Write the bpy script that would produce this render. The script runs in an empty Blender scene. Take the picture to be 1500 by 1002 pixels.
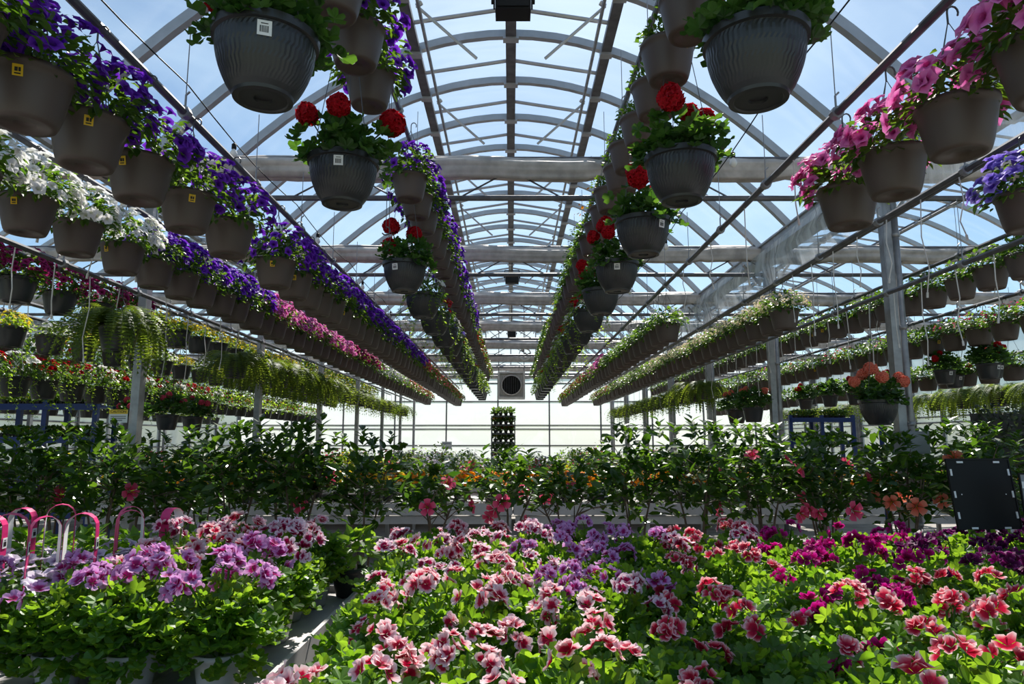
import bpy, math, random
import numpy as np
from mathutils import Matrix, Vector

rng = random.Random(7)
S = bpy.context.scene
COL = S.collection
H = 1.55                                   # camera height
R = math.radians

# ------------------------------------------------------------------ camera, sky, sun, exposure
cam_d = bpy.data.cameras.new('camera'); cam_d.lens = 24; cam_d.sensor_width = 36
cam_d.clip_start = 0.05; cam_d.clip_end = 500
cam = bpy.data.objects.new('camera', cam_d); COL.objects.link(cam)
cam.location = (0, 0, H); cam.rotation_euler = (R(90 + 8.2), 0, R(-0.1))
S.camera = cam

SUN_EL, SUN_AZ = 50.0, 9.0                 # azimuth to the right of +Y
w = bpy.data.worlds.new('world'); S.world = w; w.use_nodes = True
nt = w.node_tree; nt.nodes.clear()
def nn(nt, t, **kw):
    n = nt.nodes.new(t)
    for k, v in kw.items(): setattr(n, k, v)
    return n
sky = nn(nt, 'ShaderNodeTexSky', sky_type='NISHITA', sun_disc=False)
sky.sun_elevation = R(SUN_EL); sky.sun_rotation = R(SUN_AZ); sky.air_density = 1.0; sky.dust_density = .8; sky.ozone_density = 2.0
tc = nn(nt, 'ShaderNodeTexCoord'); mp = nn(nt, 'ShaderNodeMapping'); mp.inputs['Scale'].default_value = (1, 1, 2.5)
nz = nn(nt, 'ShaderNodeTexNoise'); nz.inputs['Scale'].default_value = 2.2; nz.inputs['Detail'].default_value = 7; nz.inputs['Distortion'].default_value = 0.6
cr = nn(nt, 'ShaderNodeValToRGB'); cr.color_ramp.elements[0].position = .45; cr.color_ramp.elements[1].position = .85
cr.color_ramp.elements[0].color = (0.0, .0, .0, 1); cr.color_ramp.elements[1].color = (.7, .7, .7, 1)
mx = nn(nt, 'ShaderNodeMix', data_type='RGBA'); mx.inputs['B'].default_value = (8.0, 8.6, 9.4, 1)
bg = nn(nt, 'ShaderNodeBackground'); bg.inputs['Strength'].default_value = 0.125
wo = nn(nt, 'ShaderNodeOutputWorld')
L = nt.links.new
L(tc.outputs['Generated'], mp.inputs['Vector']); L(mp.outputs[0], nz.inputs['Vector']); L(nz.outputs[0], cr.inputs[0])
L(cr.outputs[0], mx.inputs['Factor']); L(sky.outputs[0], mx.inputs['A']); tn = nn(nt, 'ShaderNodeMix', data_type='RGBA', blend_type='MULTIPLY'); tn.inputs['Factor'].default_value = 1; tn.inputs['B'].default_value = (.88, 1.04, 1.06, 1)
L(mx.outputs['Result'], tn.inputs['A']); L(tn.outputs['Result'], bg.inputs[0]); L(bg.outputs[0], wo.inputs[0])

sl = bpy.data.lights.new('sun', 'SUN'); sl.energy = 9.0; sl.angle = R(0.55); sl.color = (1, .95, .86)
sun = bpy.data.objects.new('sun', sl); COL.objects.link(sun)
sd = Vector((math.sin(R(SUN_AZ)) * math.cos(R(SUN_EL)), math.cos(R(SUN_AZ)) * math.cos(R(SUN_EL)), math.sin(R(SUN_EL))))
sun.rotation_euler = sd.to_track_quat('Z', 'Y').to_euler(); sun.location = (3, 15, 20)
vs = S.view_settings; vs.view_transform = 'Standard'; vs.look = 'None'; vs.gamma = 1; vs.exposure = 0.0; vs.use_curve_mapping = False
S.cycles.transparent_max_bounces = 24; S.cycles.max_bounces = 8

# ------------------------------------------------------------------ materials
def mat(name):
    m = bpy.data.materials.new(name); m.use_nodes = True; m.node_tree.nodes.clear()
    return m, m.node_tree
def solid(name, col, rough=.5, metal=0., noise=0., nscale=20, bump=0., spec=.5):
    m, nt = mat(name); L = nt.links.new
    b = nn(nt, 'ShaderNodeBsdfPrincipled'); o = nn(nt, 'ShaderNodeOutputMaterial')
    b.inputs['Base Color'].default_value = (*col, 1); b.inputs['Roughness'].default_value = rough; b.inputs['Metallic'].default_value = metal
    b.inputs['Specular IOR Level'].default_value = spec
    if noise or bump:
        t = nn(nt, 'ShaderNodeTexCoord'); n = nn(nt, 'ShaderNodeTexNoise'); n.inputs['Scale'].default_value = nscale; n.inputs['Detail'].default_value = 5
        L(t.outputs['Object'], n.inputs['Vector'])
        if noise:
            r = nn(nt, 'ShaderNodeValToRGB'); r.color_ramp.elements[0].position = .3; r.color_ramp.elements[1].position = .7
            r.color_ramp.elements[0].color = (*[c * (1 - noise) for c in col], 1); r.color_ramp.elements[1].color = (*[min(1, c * (1 + noise)) for c in col], 1)
            L(n.outputs[0], r.inputs[0]); L(r.outputs[0], b.inputs['Base Color'])
        if bump:
            bp = nn(nt, 'ShaderNodeBump'); bp.inputs['Strength'].default_value = bump; bp.inputs['Distance'].default_value = .01
            L(n.outputs[0], bp.inputs['Height']); L(bp.outputs[0], b.inputs['Normal'])
    L(b.outputs[0], o.inputs[0]); return m
def leafmat(name, dark, light, tdark, tlight, trans=.4, rough=.38):
    m, nt = mat(name); L = nt.links.new
    a = nn(nt, 'ShaderNodeAttribute', attribute_name='rnd'); oi = nn(nt, 'ShaderNodeObjectInfo')
    ad = nn(nt, 'ShaderNodeMath', operation='ADD'); fr = nn(nt, 'ShaderNodeMath', operation='FRACT')
    L(a.outputs['Fac'], ad.inputs[0]); L(oi.outputs['Random'], ad.inputs[1]); L(ad.outputs[0], fr.inputs[0])
    def mixc(c1, c2):
        x = nn(nt, 'ShaderNodeMix', data_type='RGBA'); x.inputs['A'].default_value = (*c1, 1); x.inputs['B'].default_value = (*c2, 1)
        L(fr.outputs[0], x.inputs['Factor']); return x
    c = mixc(dark, light); t = mixc(tdark, tlight)
    b = nn(nt, 'ShaderNodeBsdfPrincipled'); b.inputs['Roughness'].default_value = rough; b.inputs['Specular IOR Level'].default_value = .45
    tr = nn(nt, 'ShaderNodeBsdfTranslucent'); ms = nn(nt, 'ShaderNodeMixShader'); ms.inputs[0].default_value = trans
    o = nn(nt, 'ShaderNodeOutputMaterial')
    L(c.outputs['Result'], b.inputs['Base Color']); L(t.outputs['Result'], tr.inputs['Color'])
    L(b.outputs[0], ms.inputs[1]); L(tr.outputs[0], ms.inputs[2]); L(ms.outputs[0], o.inputs[0]); return m
def petal(name, stops, trans=.35):
    """stops: (position, colour) along the attribute 'rad', throat to rim"""
    m, nt = mat(name); L = nt.links.new
    a = nn(nt, 'ShaderNodeAttribute', attribute_name='rad'); r = nn(nt, 'ShaderNodeValToRGB')
    e = r.color_ramp.elements
    while len(e) < len(stops): e.new(.5)
    for k, (p, c) in enumerate(stops): e[k].position = p; e[k].color = (*c, 1)
    L(a.outputs['Fac'], r.inputs[0])
    b = nn(nt, 'ShaderNodeBsdfPrincipled'); b.inputs['Roughness'].default_value = .6; b.inputs['Specular IOR Level'].default_value = .2
    tr = nn(nt, 'ShaderNodeBsdfTranslucent'); ms = nn(nt, 'ShaderNodeMixShader'); ms.inputs[0].default_value = trans
    o = nn(nt, 'ShaderNodeOutputMaterial')
    L(r.outputs[0], b.inputs['Base Color']); L(r.outputs[0], tr.inputs['Color'])
    L(b.outputs[0], ms.inputs[1]); L(tr.outputs[0], ms.inputs[2]); L(ms.outputs[0], o.inputs[0]); return m
def film(name, col, haze, tcol=(.95, .96, .97)):
    m, nt = mat(name); L = nt.links.new
    t = nn(nt, 'ShaderNodeBsdfTransparent'); t.inputs[0].default_value = (*tcol, 1)
    d = nn(nt, 'ShaderNodeBsdfTranslucent'); d.inputs[0].default_value = (*col, 1)
    g = nn(nt, 'ShaderNodeBsdfDiffuse'); g.inputs[0].default_value = (*col, 1)
    md = nn(nt, 'ShaderNodeMixShader'); md.inputs[0].default_value = .3
    ms = nn(nt, 'ShaderNodeMixShader'); o = nn(nt, 'ShaderNodeOutputMaterial')
    tx = nn(nt, 'ShaderNodeTexCoord'); mp = nn(nt, 'ShaderNodeMapping'); mp.inputs['Rotation'].default_value = (.2, .3, .5); mp.inputs['Scale'].default_value = (.5, 2.6, .5)
    n = nn(nt, 'ShaderNodeTexNoise'); n.inputs['Scale'].default_value = 1.6; n.inputs['Detail'].default_value = 8; n.inputs['Distortion'].default_value = 1.2
    r = nn(nt, 'ShaderNodeMapRange'); r.inputs['From Min'].default_value = .45; r.inputs['From Max'].default_value = .8
    r.inputs['To Min'].default_value = haze * .7; r.inputs['To Max'].default_value = min(1, haze * 2.4)
    L(tx.outputs['Object'], mp.inputs[0]); L(mp.outputs[0], n.inputs[0]); L(n.outputs[0], r.inputs[0]); L(r.outputs[0], ms.inputs[0])
    L(d.outputs[0], md.inputs[1]); L(g.outputs[0], md.inputs[2])
    L(t.outputs[0], ms.inputs[1]); L(md.outputs[0], ms.inputs[2]); L(ms.outputs[0], o.inputs[0]); return m

M = {}
M['steel'] = solid('galvanised_steel', (.30, .30, .31), .42, .55, .25, 9)
M['steel_dark'] = solid('weathered_steel', (.13, .13, .14), .45, .5, .3, 9)
M['alu'] = solid('aluminium', (.42, .43, .45), .4, .5, .12, 6)
M['concrete'] = solid('concrete', (.27, .25, .23), .85, 0, .25, 3, .4)
M['gravel'] = solid('gravel_ground', (.20, .21, .13), .9, 0, .3, 2)
M['bench'] = solid('bench_plastic', (.50, .48, .48), .5, 0, .1, 8)
M['pot_tan'] = solid('taupe_pot_plastic', (.088, .066, .058), .5, 0, .06, 5)
M['pot_dark'] = solid('charcoal_pot_plastic', (.026, .028, .032), .34, 0, .15, 6, .2)
M['pot_white'] = solid('white_pot_plastic', (.5, .48, .48), .4)
M['pot_black'] = solid('black_nursery_pot', (.03, .03, .03), .5)
M['pot_terra'] = solid('brown_pot', (.09, .04, .028), .6)
M['soil'] = solid('potting_soil', (.03, .02, .015), .95, 0, .3, 40)
M['wire'] = solid('hanger_wire', (.10, .10, .10), .4, .4)
M['white_wire'] = solid('white_drip_tube', (.62, .60, .58), .5)
M['black'] = solid('black_plastic', (.006, .006, .006), .55, 0, 0, 20, 0, .25)
M['white'] = solid('white_label', (.82, .82, .82), .5)
M['yellow'] = solid('yellow_sticker', (.85, .55, .02), .5)
M['ink'] = solid('print_ink', (.02, .02, .02), .6)
M['magenta'] = solid('magenta_print', (.62, .02, .16), .4)
M['blue'] = solid('blue_paint', (.006, .03, .16), .4)
M['grey'] = solid('grey_paint', (.25, .26, .28), .5)
M['heater'] = solid('heater_white_paint', (.58, .57, .55), .5, 0, .1, 10)
M['roll'] = solid('shade_cloth', (.46, .42, .39), .55, .1, .3, 6, .5)
M['bark'] = solid('bark', (.12, .08, .05), .8, 0, .3, 30)
M['bulb'] = solid('bulb_glass', (.8, .8, .78), .2)
M['film'] = film('roof_film', (.85, .9, 1), .045, (.98, .985, .99))
M['wallfilm'] = film('wall_polycarbonate', (.60, .62, .64), .9, (.9, .93, .95))
M['curtain'] = film('curtain_film', (.8, .85, .9), .35, (.85, .9, .93))
G1, G2 = (.020, .055, .010), (.050, .115, .018)
T1, T2 = (.10, .24, .012), (.26, .44, .030)
M['leaf'] = leafmat('petunia_leaf', G1, G2, T1, T2)
M['leaf_pel'] = leafmat('pelargonium_leaf', (.035, .10, .012), (.085, .20, .022), (.20, .42, .015), (.42, .66, .035), .45, .45)
M['leaf_ger'] = leafmat('geranium_leaf', (.016, .055, .014), (.045, .11, .022), (.07, .20, .015), (.18, .36, .03), .35)
M['leaf_hib'] = leafmat('glossy_leaf', (.010, .035, .008), (.035, .085, .014), (.06, .17, .010), (.20, .38, .02), .35, .27)
M['leaf_fern'] = leafmat('fern_leaf', (.03, .07, .012), (.07, .13, .02), (.16, .26, .02), (.38, .48, .04), .45, .5)
M['leaf_vine'] = leafmat('vine_leaf', (.06, .13, .012), (.12, .22, .02), (.35, .55, .03), (.55, .75, .05), .5, .5)
M['leaf_dusk'] = leafmat('dark_ivy_leaf', (.012, .022, .008), (.035, .05, .014), (.03, .06, .01), (.08, .12, .02), .25, .4)
P = {}
P['purple'] = petal('purple_petal', [(0, (.02, .0, .05)), (.4, (.12, .012, .42)), (1, (.24, .05, .66))])
P['white'] = petal('white_petal', [(0, (.55, .6, .35)), (.4, (.85, .84, .82)), (1, (.9, .9, .9))])
P['pink'] = petal('pink_petal', [(0, (.10, .0, .03)), (.22, (.45, .03, .22)), (.55, (.80, .16, .50)), (1, (.85, .28, .60))])
P['blue'] = petal('blue_petal', [(0, (.05, .01, .2)), (.5, (.22, .14, .68)), (1, (.42, .32, .85))])
P['burgundy'] = petal('burgundy_petal', [(0, (.05, 0, .01)), (.5, (.30, .01, .10)), (1, (.42, .03, .18))])
P['red'] = petal('red_petal', [(0, (.20, .0, .0)), (.6, (.46, .004, .012)), (1, (.58, .008, .02))])
P['redpink'] = petal('red_pink_petal', [(0, (.3, .0, .02)), (.6, (.65, .03, .10)), (1, (.8, .15, .22))])
P['cream'] = petal('cream_petal', [(0, (.45, .2, .05)), (.5, (.8, .66, .42)), (1, (.88, .80, .60))])
P['yellow'] = petal('yellow_petal', [(0, (.4, .15, .0)), (.4, (.8, .58, .02)), (1, (.88, .72, .05))])
P['orange'] = petal('orange_petal', [(0, (.5, .08, .0)), (.5, (.85, .26, .005)), (1, (.92, .42, .01))])
P['coral'] = petal('coral_petal', [(0, (.4, .03, .01)), (.4, (.8, .14, .08)), (1, (.85, .30, .20))])
P['hibpink'] = petal('hibiscus_pink_petal', [(0, (.35, .0, .03)), (.35, (.75, .03, .12)), (1, (.85, .14, .26))])
P['lilacsmall'] = petal('lilac_white_petal', [(0, (.12, .02, .2)), (.35, (.72, .60, .78)), (1, (.85, .78, .88))])
# regal pelargoniums: blotch to petal edge
P['rose'] = petal('rose_white_petal', [(0, (.28, .0, .02)), (.42, (.55, .01, .06)), (.6, (.86, .42, .48)), (1, (.94, .78, .81))])
P['wine'] = petal('wine_white_petal', [(0, (.20, .0, .03)), (.48, (.42, .005, .08)), (.65, (.82, .48, .6)), (1, (.93, .82, .87))])
P['lilac'] = petal('lilac_petal', [(0, (.22, .0, .06)), (.38, (.42, .02, .18)), (.58, (.62, .25, .60)), (1, (.76, .44, .74))])
P['salmon'] = petal('salmon_edge_petal', [(0, (.32, .0, .03)), (.42, (.62, .015, .06)), (.66, (.82, .20, .26)), (.92, (.94, .70, .71))])
P['magenta'] = petal('magenta_petal', [(0, (.10, .0, .03)), (.45, (.35, .0, .10)), (.75, (.60, .01, .25)), (1, (.68, .05, .38))])
P['plum'] = petal('plum_petal', [(0, (.03, .0, .02)), (.6, (.10, .0, .06)), (.9, (.22, .02, .16)), (1, (.5, .25, .42))])
P['blush'] = petal('blush_white_petal', [(0, (.5, .02, .15)), (.3, (.75, .15, .35)), (.5, (.88, .74, .78)), (1, (.92, .88, .88))])

# ------------------------------------------------------------------ mesh building
def unit(v):
    v = np.asarray(v, float); n = np.linalg.norm(v); return v / n if n > 1e-9 else np.array([0, 0, 1.])
def frame(p, d, n, s=1.):
    """local +Y along d, local +Z near n"""
    y = unit(d); z = np.asarray(n, float) - np.dot(n, y) * y; z = unit(z); x = np.cross(y, z)
    m = np.eye(4); m[:3, 0] = x * s; m[:3, 1] = y * s; m[:3, 2] = z * s; m[:3, 3] = p; return m
def zframe(p, n, spin=0., s=1.):
    """local +Z along n"""
    z = unit(n); a = np.array([1., 0, 0]) if abs(z[0]) < .9 else np.array([0, 1., 0])
    x = unit(np.cross(a, z)); y = np.cross(z, x); c, q = math.cos(spin), math.sin(spin)
    m = np.eye(4); m[:3, 0] = (x * c + y * q) * s; m[:3, 1] = (-x * q + y * c) * s; m[:3, 2] = z * s; m[:3, 3] = p; return m
def tr(x=0, y=0, z=0, s=1., rz=0.):
    c, q = math.cos(rz) * s, math.sin(rz) * s
    m = np.array([[c, -q, 0, x], [q, c, 0, y], [0, 0, s, z], [0, 0, 0, 1.]]); return m
class MB:
    def __init__(s): s.V = []; s.F = []; s.R = []; s.Q = []; s.MI = []; s.n = 0
    def add(s, t, m=None, q=None, mi=0):
        V, F, Rr = t
        if m is not None: V = V @ m[:3, :3].T + m[:3, 3]
        s.V.append(V); k = s.n; s.F += [tuple(i + k for i in f) for f in F]; s.R.append(Rr)
        s.Q.append(np.full(len(V), rng.random() if q is None else q)); s.MI += [mi] * len(F); s.n += len(V); return s
    def box(s, x0, x1, y0, y1, z0, z1, mi=0):
        V = np.array([[x, y, z] for z in (z0, z1) for y in (y0, y1) for x in (x0, x1)], float)
        s.add((V, [(0, 2, 3, 1), (4, 5, 7, 6), (0, 1, 5, 4), (2, 6, 7, 3), (0, 4, 6, 2), (1, 3, 7, 5)], np.zeros(8)), None, 0, mi); return s
    def tube(s, pts, r, sides=6, mi=0, cap=True):
        pts = [np.asarray(p, float) for p in pts]; n = len(pts); V = []; F = []
        rr = r if hasattr(r, '__len__') else [r] * n; ref = None
        for i, p in enumerate(pts):
            d = unit(pts[min(i + 1, n - 1)] - pts[max(i - 1, 0)])
            if ref is None: ref = np.array([0, 0, 1.]) if abs(d[2]) < .9 else np.array([1., 0, 0])
            a = unit(np.cross(d, ref)); b = np.cross(a, d); ref = b if abs(np.dot(b, d)) < .5 else ref
            for k in range(sides):
                t = 2 * math.pi * k / sides; V.append(p + (a * math.cos(t) + b * math.sin(t)) * rr[i])
        for i in range(n - 1):
            for k in range(sides):
                k2 = (k + 1) % sides; F.append((i * sides + k, i * sides + k2, (i + 1) * sides + k2, (i + 1) * sides + k))
        if cap: F += [tuple(range(sides))[::-1], tuple((n - 1) * sides + k for k in range(sides))]
        s.add((np.array(V), F, np.zeros(len(V))), None, 0, mi); return s
    def lathe(s, prof, seg=24, mi=0, wob=None, m=None):
        V = []; F = []
        for i, (r, z) in enumerate(prof):
            for k in range(seg):
                t = 2 * math.pi * k / seg; q = r * (wob(i, k) if wob else 1); V.append((q * math.cos(t), q * math.sin(t), z))
        for i in range(len(prof) - 1):
            for k in range(seg):
                k2 = (k + 1) % seg; F.append((i * seg + k, i * seg + k2, (i + 1) * seg + k2, (i + 1) * seg + k))
        s.add((np.array(V), F, np.zeros(len(V))), m, 0, mi); return s
    def build(s, name, mats, smooth=False):
        me = bpy.data.meshes.new(name)
        me.from_pydata(np.concatenate(s.V).tolist(), [], s.F)
        me.attributes.new('rad', 'FLOAT', 'POINT').data.foreach_set('value', np.concatenate(s.R).astype(np.float32))
        me.attributes.new('rnd', 'FLOAT', 'POINT').data.foreach_set('value', np.concatenate(s.Q).astype(np.float32))
        for m in (mats if isinstance(mats, (list, tuple)) else [mats]): me.materials.append(m)
        me.polygons.foreach_set('material_index', s.MI)
        if smooth: me.polygons.foreach_set('use_smooth', [True] * len(me.polygons))
        me.update(); return me

# ------------------------------------------------------------------ objects
def obj(name, me, parent=None, m=None, kind=None, label=None):
    o = bpy.data.objects.new(name, me); COL.objects.link(o)
    if parent is not None: o.parent = parent
    if m is not None: o.matrix_local = Matrix(m.tolist())
    if kind: o['kind'] = kind
    if label: o['label'] = label
    return o
def tag(o, label, cat, group=None):
    o['label'] = label; o['category'] = cat
    if group: o['group'] = group
    return o
def thing(name, label, cat, loc, rz=0, group=None, s=1.):
    o = bpy.data.objects.new(name, None); COL.objects.link(o); o.empty_display_size = .05
    o.location = loc; o.rotation_euler = (0, 0, rz); o.scale = (s, s, s)
    return tag(o, label, cat, group)
def struct(name, me, m=None, parent=None):
    o = obj(name, me, parent, m)
    if parent is None: o['kind'] = 'structure'
    return o
ORD = 'first second third fourth fifth sixth seventh eighth ninth tenth eleventh twelfth thirteenth fourteenth fifteenth sixteenth seventeenth eighteenth nineteenth twentieth'.split()
for _t, _u in (('twenty', 'twentieth'), ('thirty', 'thirtieth'), ('forty', 'fortieth'), ('fifty', 'fiftieth')):
    if _t != 'twenty': ORD.append(_u)
    ORD += [_t + '-' + o for o in ORD[:9]]

# ------------------------------------------------------------------ leaf and blossom templates (length about 1)
def t_leaf(width=.6, fold=.12, droop=.18):
    w = width / 2; ys = [0, .3, .62, 1]
    V = [(0, 0, 0), (-w * .85, .28, fold * .6), (0, .3, 0), (w * .85, .28, fold * .6), (-w * .8, .62, fold * .5 - droop * .4), (0, .65, -droop * .45), (w * .8, .62, fold * .5 - droop * .4), (0, 1, -droop)]
    F = [(0, 2, 1), (0, 3, 2), (1, 2, 5, 4), (2, 3, 6, 5), (4, 5, 7), (5, 6, 7)]
    return np.array(V), F, np.array([v[1] for v in V])
def t_leaf_small(width=.6):
    w = width / 2
    V = [(0, 0, 0), (-w, .5, .08), (w, .5, .08), (0, 1, -.12)]
    return np.array(V), [(0, 2, 1), (1, 2, 3)], np.array([0, .5, .5, 1.])
def t_lobed(lobes=5, ruff=.10):
    """scalloped palmate leaf with a pleated blade, stalk at the origin, diameter 1"""
    n = lobes * 4; V = [(0, .40, -.06)]; Rr = [0]
    for k in range(n + 1):
        u = k / n; t = -math.pi / 2 + .25 + (2 * math.pi - .5) * u
        lob = abs(math.sin(math.pi * u * lobes)); r = .5 * (.74 + .26 * lob ** .6) * (1 + (.05 if k % 2 else -.04)) * rng.uniform(.95, 1.05)
        V.append((r * math.cos(t), .42 + r * math.sin(t), ruff * (lob - .4) + .05 + rng.uniform(-.03, .03))); Rr.append(1)
    F = [(0, k, k + 1) for k in range(1, n + 1)]
    return np.array(V), F, np.array(Rr, float)
def t_petunia():
    """funnel flower, radius 1, facing +Z"""
    V = [(0, 0, -.45)]; Rr = [0.]; F = []
    for k in range(10):
        t = 2 * math.pi * k / 10; V.append((.35 * math.cos(t), .35 * math.sin(t), -.08)); Rr.append(.35)
    for k in range(10):
        t = 2 * math.pi * k / 10; r = 1.0 if k % 2 == 0 else .80
        V.append((r * math.cos(t), r * math.sin(t), .10 * (1 if k % 2 else -1) + rng.uniform(-.06, .06))); Rr.append(1.)
    for k in range(10):
        k2 = (k + 1) % 10; F += [(0, 1 + k, 1 + k2), (1 + k, 11 + k, 11 + k2, 1 + k2)]
    V.append((0, 0, -.9)); Rr.append(.8)
    for k in range(0, 10, 2): F.append((21, 1 + (k + 2) % 10, 1 + k))
    return np.array(V), F, np.array(Rr)
def t_disc(n=5):
    V = [(0, 0, -.1)]; Rr = [0.]; m = n * 2
    for k in range(m):
        t = 2 * math.pi * k / m; r = 1. if k % 2 == 0 else .62
        V.append((r * math.cos(t), r * math.sin(t), rng.uniform(0, .18))); Rr.append(1.)
    return np.array(V), [(0, 1 + k, 1 + (k + 1) % m) for k in range(m)], np.array(Rr)
def t_pel(blotch=(1, 1, .55, .55, .55), ruff=.16, width=.62, cup=.28):
    """regal pelargonium flower: five ruffled petals, the upper two carrying the dark blotch"""
    V = []; F = []; Rr = []
    for p, ang in enumerate((62, 118, 200, 270, 340)):
        a = R(ang + rng.uniform(-6, 6)); ca, sa = math.cos(a), math.sin(a); b = blotch[p]; k0 = len(V)
        def q(r, s, z, rad):
            V.append((r * ca - s * sa, r * sa + s * ca, z)); Rr.append(rad)
        z1 = cup + rng.uniform(-.08, .08)
        q(.02, 0, -.15, 0); q(.5, -width * .6, z1 * .3 + ruff * rng.uniform(-.3, .6), .5 / b * .9); q(.5, 0, .05, .5 - .15 * (b > .9)); q(.5, width * .6, z1 * .3 + ruff * rng.uniform(-.3, .6), .5 / b * .9)
        q(.86, -width * .55, z1 + ruff * rng.uniform(-1, 1), 1); q(1.0, 0, z1 * .9 + ruff * rng.uniform(-1, 1), 1 if b < .9 else .9); q(.86, width * .55, z1 + ruff * rng.uniform(-1, 1), 1)
        F += [(k0, k0 + 1, k0 + 2), (k0, k0 + 2, k0 + 3), (k0 + 1, k0 + 4, k0 + 5, k0 + 2), (k0 + 2, k0 + 5, k0 + 6, k0 + 3)]
    return np.array(V), F, np.clip(np.array(Rr), 0, 1)
def t_frond(n=22):
    """arching fern frond, length 1, along +Y drooping"""
    V = []; F = []; Rr = []
    def pt(t): return np.array([0, .95 * math.sin(t * 1.45) / math.sin(1.45) * (1 - .12 * t), .42 * math.sin(t * 2.0) - 1.15 * t * t])
    for i in range(n):
        t = .06 + .94 * i / n; t2 = t + .028; a = pt(t); b = pt(min(1, t2)); wl = .15 * math.sin(math.pi * min(1, t * .9 + .12)) + .015
        for sg in (-1, 1):
            k = len(V); e = (a + b) / 2 + np.array([sg * wl, .035, -.025 * rng.random()]); V += [a, b, e]; Rr += [.2, .2, 1]; F.append((k, k + 1, k + 2) if sg > 0 else (k, k + 2, k + 1))
    for i in range(4):
        a, b = pt(i / 4), pt((i + 1) / 4); k = len(V); V += [a + (.004, 0, 0), a - (.004, 0, 0), b - (.003, 0, 0), b + (.003, 0, 0)]; Rr += [0] * 4; F.append((k, k + 1, k + 2, k + 3))
    return np.array(V), F, np.array(Rr, float)
LEAF = [t_leaf(.55), t_leaf(.62, .2, .3), t_leaf(.5, .05, .1)]
LEAFS = t_leaf_small(); LOBE = [t_lobed(5), t_lobed(5, .2), t_lobed(6, .14), t_lobed(4, .24)]
PET = [t_petunia() for _ in range(3)]; DISC = [t_disc() for _ in range(3)]
PEL = [t_pel() for _ in range(4)]
PELF = [t_pel((.95,) * 5, .22, .6, .35) for _ in range(3)]

def rdir(zmin=-1., zmax=1.):
    z = rng.uniform(zmin, zmax); t = rng.uniform(0, 2 * math.pi); r = math.sqrt(max(0, 1 - z * z)); return np.array([r * math.cos(t), r * math.sin(t), z])
def jit(v, a): return np.asarray(v, float) + np.array([rng.uniform(-a, a) for _ in range(3)])
SUNV = np.array(sd)

# ---------------- pots
def m_pot(r0, r1, h, mt, seg=28, rim=.012, ribs=0, saucer=False):
    b = MB(); 
    prof = [(0.001, .012), (r0 * .35, .012), (r0 * .38, .004), (r0 * .72, .004), (r0 * .76, 0), (r0, .0), (r0 * 1.06, .012)]
    for i in range(1, 7):
        t = i / 7; prof.append((r0 * 1.06 + (r1 - r0 * 1.06) * (t ** .8), .012 + (h - rim * 2 - .012) * t))
    prof += [(r1, h - rim * 2), (r1 + rim * .6, h - rim * 1.6), (r1 + rim * .6, h), (r1 - rim * .3, h), (r1 - rim * .6, h - .03), (.001, h - .035)]
    n = len(prof)
    if ribs: b.lathe(prof, ribs * 2, 0, lambda i, k: 1 + (.012 if (k % 2 and 7 <= i <= n - 7) else 0))
    else: b.lathe(prof, seg)
    return b.build('pot', mt, not ribs)
def m_bowl(r0, r1, h, mt):
    """rounded self-watering bowl pot with ribbed wall and a recessed saucer below"""
    b = MB(); prof = [(.001, .016), (r0 * .3, .016), (r0 * .32, .006), (r0 * .8, .006), (r0 * .84, .0), (r0, .002), (r0 * 1.03, .014)]
    N = 12
    for i in range(1, N + 1):
        t = i / N; prof.append((r0 * 1.03 + (r1 - r0 * 1.03) * math.sin(t * math.pi / 2) ** .85, .014 + (h - .05) * t))
    k1 = len(prof)
    prof += [(r1 * 1.005, h - .034), (r1 + .013, h - .03), (r1 + .016, h - .002), (r1 + .008, h), (r1 - .004, h - .004), (r1 - .01, h - .03), (.001, h - .035)]
    b.lathe(prof, 112, 0, lambda i, k: 1 + (.011 if ((k + (i // 3) % 2) % 2 and 8 <= i < k1) else 0))
    return b.build('pot', mt, False)
POT_TAN = m_pot(.098, .138, .20, M['pot_tan'], 32)
POT_GREY = m_pot(.098, .138, .20, M['pot_dark'], 28)
POT_DARK = m_bowl(.105, .175, .25, M['pot_dark'])
POT_WHITE = m_pot(.055, .078, .13, M['pot_white'], 24, .01)
POT_SMALL = m_pot(.045, .062, .10, M['pot_black'], 18, .008)
POT_BIG = m_pot(.13, .17, .30, M['pot_black'], 24, .014)
POT_TERRA = m_pot(.12, .15, .22, M['pot_terra'], 24, .014)
def m_sticker(w_, h_, bars, base):
    b = MB(); b.box(-w_ / 2, w_ / 2, -.0008, .0008, -h_ / 2, h_ / 2)
    if bars:
        x = -w_ * .32
        while x < w_ * .3:
            q = rng.choice((.0012, .002, .003)) * (w_ / .045); b.box(x, x + q, -.0016, -.0009, -h_ * .30, h_ * .14, 1); x += q + .0016 * (w_ / .045)
        b.box(-w_ * .25, w_ * .25, -.0016, -.0009, h_ * .26, h_ * .32, 1)
    else:
        b.box(-w_ * .28, w_ * .02, -.0016, -.0009, -h_ * .12, h_ * .24, 1); b.box(w_ * .08, w_ * .3, -.0016, -.0009, -h_ * .12, h_ * .24, 1); b.box(-w_ * .3, w_ * .3, -.0016, -.0009, -h_ * .36, -h_ * .24, 1)
    return b.build('sticker', [base, M['ink']])
STK_W = m_sticker(.048, .052, True, M['white']); STK_Y = m_sticker(.032, .040, False, M['yellow'])
_hang = {}
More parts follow.
